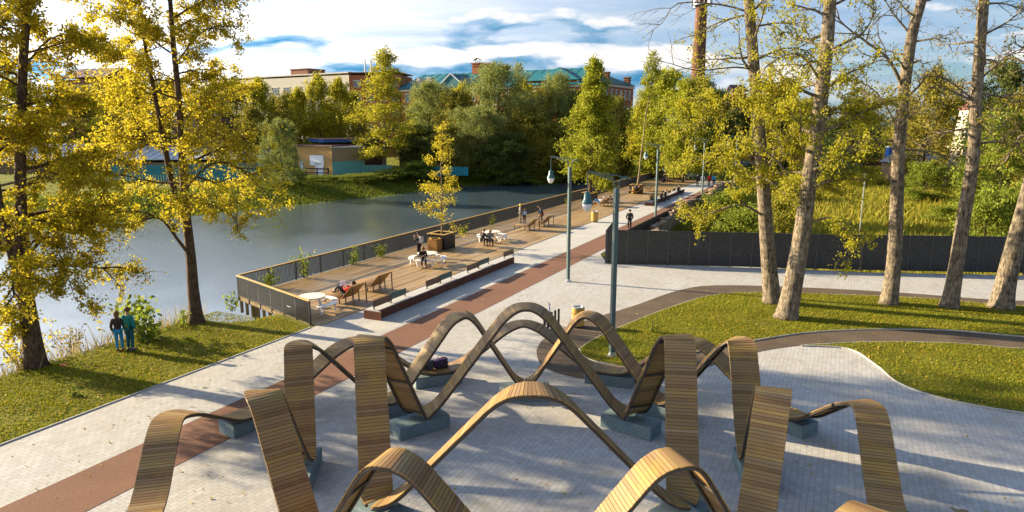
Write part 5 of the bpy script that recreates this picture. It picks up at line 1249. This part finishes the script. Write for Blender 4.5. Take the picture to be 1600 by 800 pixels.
m = MB(); m.box((4.5, 1.8, ze + 1.0), (1.1, 1.2, 1.0)); m.add([(3.8, 1.0, ze + 1.5), (5.2, 1.0, ze + 1.5), (4.5, 1.0, ze + 2.2), (3.8, 4.0, ze + 1.5), (5.2, 4.0, ze + 1.5), (4.5, 4.0, ze + 2.2)], [(0, 1, 2), (0, 2, 5, 3), (1, 4, 5, 2)]); m.build('dormer', TRIMW, rf)
m = MB(); m.add([(11.5, -.5, ze - .3), (19, -.5, ze - .3), (15, -.5, zr - 1.2), (15, 7.5, zr - .8), (11.5, 5, ze + 2.5), (19, 5, ze + 2.5)], [(0, 1, 2), (0, 2, 3, 4), (1, 5, 3, 2)]); m.build('cross_gable', TEALR, rf)
m = MB(); m.bar((11.3, -.6, ze - .2), (15, -.6, zr - 1.05), .2, .25); m.bar((18.8, -.6, ze - .2), (15, -.6, zr - 1.05), .2, .25); m.build('gable_trim', GREYR, rf)
A = AY(902, 128, 145.6); B = AY(990, 131, 172); ze2 = zat(131, 160); r, L = building('brick_mill', 'right end wing of the red brick mill with tall pale blue windows', A, B, 13, .4, ze2, BRICK)
for fl in range(4):
    x = 1.6
    while x < L - .8: window(r, x, ze2 - .4 - 2.3 - fl * 3.6, 1.15, 2.1, BLUEG, TRIMW); x += 2.7
m = MB(); m.box((L / 2, -.12, ze2 - .7), (L + .3, .3, .6)); m.build('cornice', TRIMW, r)
rf = gable_roof(r, L, 13, ze2 - .3, zat(112, 160), TEALR, .6, 4.0); chimney_stack(rf, L - 1.2, 1.2, ze2 - .5, ze2 + 1.6, 1.3, BRICKD, False); chimney_stack(rf, L - 9.5, 3.0, ze2 - .3, ze2 + 2.4, 1.1, BRICKD, False)
# long concrete block and its brick stair head
A = AY(336, 128, 198); B = AY(545, 117, 171); zc = zat(119, 176)
r, L = building('concrete_block', 'long pale concrete slab building behind the yellow trees', A, B, 16, .4, zc, PANEL)
for fl in range(5):
    x = 3
    while x < L - 2: window(r, x, zc - 3.6 - fl * 3.5, 2.2, 1.5, WGLASS, PANEL); x += 4.4
m = MB(); m.box((L / 2, 8, zc + .15), (L + .4, 16.4, .3)); m.build('parapet', TRIMW, r)
m = MB(); m.box((L * .60, 6, zc + 1.0), (6.5, 6, 1.7)); m.box((L * .60, 6, zc + 1.95), (6.9, 6.4, .2)); m.build('roof_house', BRICKD, r)
A = AY(545, 118, 170.5); B = AY(624, 118, 169); zb_ = zat(117, 170); r, L = building('brick_annex', 'orange brick annex between concrete building and birch', A, B, 12, .4, zb_, BRICK)
for fl in range(4):
    for x in (2.0, 5.2, 8.4, 11.4): window(r, x, zb_ - 2.5 - fl * 3.5, 1.7, 1.4, WGLASS)
m = MB(); m.tube([(3.5, 2, zb_), (3.5, 2, zb_ + 3.4)], .18, 8); m.tube([(5, 2, zb_), (5, 2, zb_ + 3.4)], .18, 8); m.build('flue_pipes', GREYR, r); m = MB(); m.box((L / 2, 6, zb_ + .12), (L + .3, 12.3, .24)); m.build('parapet', BRICKD, r)
# buildings behind the golden limes
A = AY(95, 125, 150); B = AY(165, 130, 146); r, L = building('brick_house', 'brown red brick house showing through the left golden crowns', A, B, 10, .4, zat(124, 148), BRICKD); rf = gable_roof(r, L, 10, zat(124, 148), zat(108, 150), MAROON)
for x in (2, 5, 8): window(r, x, zat(124, 148) - 2.5, 1.2, 1.6); window(r, x, zat(124, 148) - 6, 1.2, 1.6)
A = AY(268, 200, 127); B = AY(347, 200, 124); r, L = building('shed', 'tall plain brown walled shed behind the forked lime', A, B, 9, .4, zat(185, 126), BROWNW, 'shed'); m = MB(); m.box((L / 2, 4.5, zat(185, 126) + .0), (L + .6, 9.6, .25)); m.build('roof', MAROON, r)
m = MB(); m.box((L / 2, -.05, 2), (3, .1, 3)); m.build('door', TEALF, r)
A = AY(-40, 250, 112); B = AY(412, 250, 118); zt = zat(254, 115); r, L = building('warehouse', 'long low warehouse with pale sheet roof behind the teal fence', A, B, 12, .4, zt, BROWNW, 'warehouse')
m = MB(); m.add([(-.5, -.6, zt + .02), (L + .5, -.6, zt + .02), (L + .5, 13, zt + 2.2), (-.5, 13, zt + 2.2), (-.5, -.6, zt + .2), (L + .5, -.6, zt + .2), (L + .5, 13, zt + 2.4), (-.5, 13, zt + 2.4)], MB.BOXF)
x = 0
while x < L: m.bar((x, -.6, zt + .23), (x, 13, zt + 2.43), .05, .06); x += 1.4
m.build('roof', GREYR, r)
A = AY(348, 232, 128); B = AY(408, 232, 128); r, L = building('shed', 'small grey gabled shed above the warehouse roof end', A, B, 8, .4, zat(236, 128), BROWNW, 'shed'); gable_roof(r, L, 8, zat(236, 128), zat(223, 130), paint('slate_blue', (.17, .25, .33), .5))
def plank_fence(label, A, B, H, z0, mt, n):
    A, B = Vector((A[0], A[1], z0)), Vector((B[0], B[1], z0)); d = B - A; L = d.length; r = thing('metal_fence', label, 'fence', A, math.atan2(d.y, d.x)); pl = L / n; m = MB()
    k = int(pl / .35)
    for i in range(k): m.box((pl * (i + .5) / k, 0, H / 2), (pl / k - .07, .05 + .03 * (i % 2), H))
    pm = m.mesh('sheet'); pm.materials.append(mt)
    for i in range(n): o = link('sheet', pm, None, r); o.location = (i * pl, 0, 0)
    return r
A = AY(140, 290, 99); B = AY(420, 282, 106); plank_fence('long teal sheet metal fence on the far bank', A, B, 2.7, .25, TEALF, 14)
A = AY(566, 268, 116.5); B = AY(612, 268, 117); plank_fence('short turquoise fence right of the brick shed', A, B, 1.7, .35, TURQ, 2)
A = AY(646, 272, 118); B = AY(732, 285, 117); plank_fence('low teal fence behind the small golden tree', A, B, 1.5, .2, TEALF, 4)
# brick shed on the bank
p0, p1, p2 = AY(466, 270, 117), AY(520, 270, 113.5), AY(570, 266, 117)
zs = zat(229, 115)
r, L = building('brick_shed', 'ochre brick shed with white boarded window and turquoise lower wall', p0, p1, 9, .3, zs, BRICKY, 'shed')
m = MB(); m.box((L * .57, -.05, zs - .4 - 2.2), (3.0, .08, 1.7)); m.build('board', paint('white_board', (.66, .68, .76), .6), r)
m = MB(); m.box((L * .63, -.05, 1.15), (1.7, .08, 2.3)); m.build('door', paint('white_door', (.58, .60, .72), .6), r)
m = MB(); m.box((.9, -.05, 1.7), (.7, .08, 1.4)); m.build('pane', paint('white_pane', (.55, .57, .66), .6), r)
m = MB(); m.box((L / 2, 4.5, zs - .3 + .12), (L + .5, 9.5, .24)); m.build('roof', MAROON, r)
r2, L2 = building('brick_shed', 'grey tan side wing of the shed with turquoise painted lower half', p1 + Vector((.02, .02, 0)), p2, 8, .3, zs - .15, m_brick((.30, .22, .13), (.38, .28, .17), 'tan_brick'), 'shed')
m = MB(); m.box((L2 / 2, -.04, 1.25), (L2 - .02, .06, 2.5)); m.build('painted_plinth', TURQ, r2)
m = MB(); m.box((L2 / 2, 4, zs - .36), (L2 + .4, 8.4, .2)); m.build('roof', GREYR, r2)
A = AY(570, 268, 121); B = AY(600, 266, 123); zt = zat(222, 121); r3, L3 = building('metal_shed', 'dark maroon shed with blue edged flat roof behind the brick shed', A, B, 8, .3, zt, MAROON, 'shed')
m = MB(); m.box((L3 / 2 - 3.4, 4.5, zt + .0), (L3 + 7.4, 8.6, .5)); m.build('fascia', BLUER, r3); m = MB(); m.box((L3 / 2 - 3.4, 4.5, zt + .29), (L3 + 7.8, 8.9, .08)); m.build('roof', paint('pink_roof', (.34, .17, .15), .7), r3)
A = AY(624, 250, 124); B = AY(652, 250, 124); r4, L4 = building('hut', 'little dim hut with gable roof among the bushes', A, B, 4, .4, zat(236, 124), BROWNW, 'hut'); gable_roof(r4, L4, 4, zat(236, 124), zat(224, 125), paint('dull_roof', (.24, .18, .09), .8), .3)
m = MB(); m.box((L4 / 2, -.05, 1.1), (1.0, .1, 2.0)); m.build('door', MAROON, r4)
A = AY(478, 268, 112); B = AY(513, 268, 111); g_ = thing('gate_rail', 'brown timber rail gate in front of the brick shed door', 'gate', (A.x, A.y, .3), math.atan2((B - A).y, (B - A).x)); Lg = (B - A).length
for i in range(3): m = MB(); m.box((i * Lg / 2, 0, .8), (.18, .18, 1.6)); m.build('post', BARK_D, g_)
m = MB(); m.box((Lg / 2, -.1, 1.45), (Lg, .06, .2)); m.box((Lg / 2, -.1, .8), (Lg, .06, .15)); m.build('rail', BARK_D, g_)
# tall factory chimney
c = AY(1089, 150, 165); r = thing('factory_chimney', 'very tall dark red brick factory chimney with antenna platform', 'chimney', (c.x, c.y, .4)); m = MB()
m.lathe([(1.95, 0), (1.9, 4), (1.62, 18), (1.30, 34), (1.1, 46), (1.25, 46.6), (1.25, 48)], 20); m.build('shaft', m_brick((.14, .06, .035), (.22, .09, .05), 'chimney_brick'), r, smooth=True)
m = MB(); zpf = AY(1090, 10, 165).z; m.lathe([(1.3, zpf - .2), (2.1, zpf - .2), (2.1, zpf), (1.3, zpf)], 16)
for i in range(12): a = i * PI / 6; m.tube([(2.05 * math.cos(a), 2.05 * math.sin(a), zpf), (2.05 * math.cos(a), 2.05 * math.sin(a), zpf + 1.2)], .04, 5)
for i in range(6): a = i * PI / 3; m.box((2.3 * math.cos(a), 2.3 * math.sin(a), zpf + 1.0), (.3, .3, 2.6), a)
m.build('antenna_platform', GALV, r)
for z in (8, 14, 20, 26, 32): m = MB(); q = np.interp(z, [0, 4, 18, 34, 46], [1.95, 1.9, 1.62, 1.3, 1.1]); m.lathe([(q, z), (q + .05, z), (q + .05, z + .15), (q, z + .15)], 20); m.build('iron_band', STEEL, r)
# small red house, white tower, sheds behind the meadow
A = AY(1146, 140, 160); B = AY(1168, 140, 160); r, L = building('brick_house', 'small red brick house top showing between chimney and poplar', A, B, 6, .4, zat(146, 160), BRICK); gable_roof(r, L, 6, zat(146, 160), zat(134, 160), MAROON, .3)
for z in (3, 6.5, 10): window(r, L / 2, z, 1.1, 1.5)
c = AY(1511, 222, 112); z0 = hgt(*toST(c)); zt = zat(172, 112); r = thing('white_tower', 'tapering white stone tower with brown cap between the right trunks', 'tower', (c.x, c.y, z0))
m = MB(); hh = zt - z0; m.add([(-1.9, -1.9, 0), (1.9, -1.9, 0), (1.9, 1.9, 0), (-1.9, 1.9, 0), (-1.1, -1.1, hh), (1.1, -1.1, hh), (1.1, 1.1, hh), (-1.1, 1.1, hh)], MB.BOXF); m.box((0, 0, hh * .4), (4.2, 4.2, .3)); m.build('shaft', paint('limewash', (.44, .39, .30), .9, .3, scale=1.5), r)
for z in (.55, .68, .82): m = MB(); q = 1.9 - .8 * z; m.box((0, -q - .0, hh * z), (.7, .12, .7)); m.build('opening', BARK_D, r)
m = MB(); m.box((0, 0, hh + .2), (2.6, 2.6, .4)); m.add([(-1.3, -1.3, hh + .4), (1.3, -1.3, hh + .4), (1.3, 1.3, hh + .4), (-1.3, 1.3, hh + .4), (0, 0, hh + 1.4)], [(0, 1, 4), (1, 2, 4), (2, 3, 4), (3, 0, 4)]); m.build('cap', MAROON, r)
A = AY(1412, 262, 98); B = AY(1475, 262, 98); zf = hgt(*toST(A)); r, L = building('shed', 'long grey roofed shed behind the third poplar trunk', A, B, 6, zf, zat(256, 98), BROWNW, 'shed'); gable_roof(r, L, 6, zat(256, 98) - zf, zat(240, 99) - zf, paint('grey_roof', (.24, .25, .27), .7), .3)
m = MB(); m.box((L * .4, -.05, 1), (1.1, .1, 2)); m.build('door', BARK_D, r)
c = AY(1391, 246, 104); zf = hgt(*toST(c)); r = thing('cabin', 'small bright blue cabin left of the third poplar trunk', 'cabin', (c.x, c.y, zf)); hh = max(1.6, zat(230, 104) - zf)
m = MB(); m.box((0, 0, hh / 2), (1.1, 1.1, hh)); m.build('wall', BLUER, r); m = MB(); m.box((0, 0, hh + .06), (1.25, 1.25, .12)); m.build('roof', GREYR, r); m = MB(); m.box((.05, -.56, hh * .45), (.7, .05, hh * .8)); m.build('door', paint('cabin_door', (.03, .16, .45), .5), r)
c = AY(1346, 335, 66); zf = hgt(*toST(c)); m = MB(); m.tube([(c.x, c.y, zf), (c.x, c.y, zat(272, 66))], .06, 8); m.box((c.x, c.y, zat(272, 66)), (.2, .2, .1)); prop(m.build('metal_post', GALV), 'thin pale metal post standing in the meadow weeds', 'post')
# road bridge across the river at the promenade end
r = thing('road_bridge', 'low road bridge with reddish railings over the river end', 'bridge', ST(131, 0), ROT_S)          # local y = -t
m = MB(); m.box((4, 22, 1.75), (9, 58, .6)); m.build('deck', CONC, r)
for y0, y1 in ((43.5, 51), (16, 27.5)):
    m = MB(); m.prism([(-.3, y0), (8, y0), (8, y1), (-.3, y1)], -3, 1.44); m.build('abutment', OLDWALL, r)
RAILR = paint('rail_red', (.30, .085, .06), .6)
for x in (-.4, 8.4):
    m = MB(); m.box((x, 22, 3.1), (.08, 58, .10)); m.box((x, 22, 2.65), (.05, 58, .07)); m.box((x, 22, 2.3), (.05, 58, .07)); y = -6.5
    while y < 51: m.box((x, y, 2.6), (.09, .09, 1.05)); y += 1.5
    m.build('railing', RAILR, r)
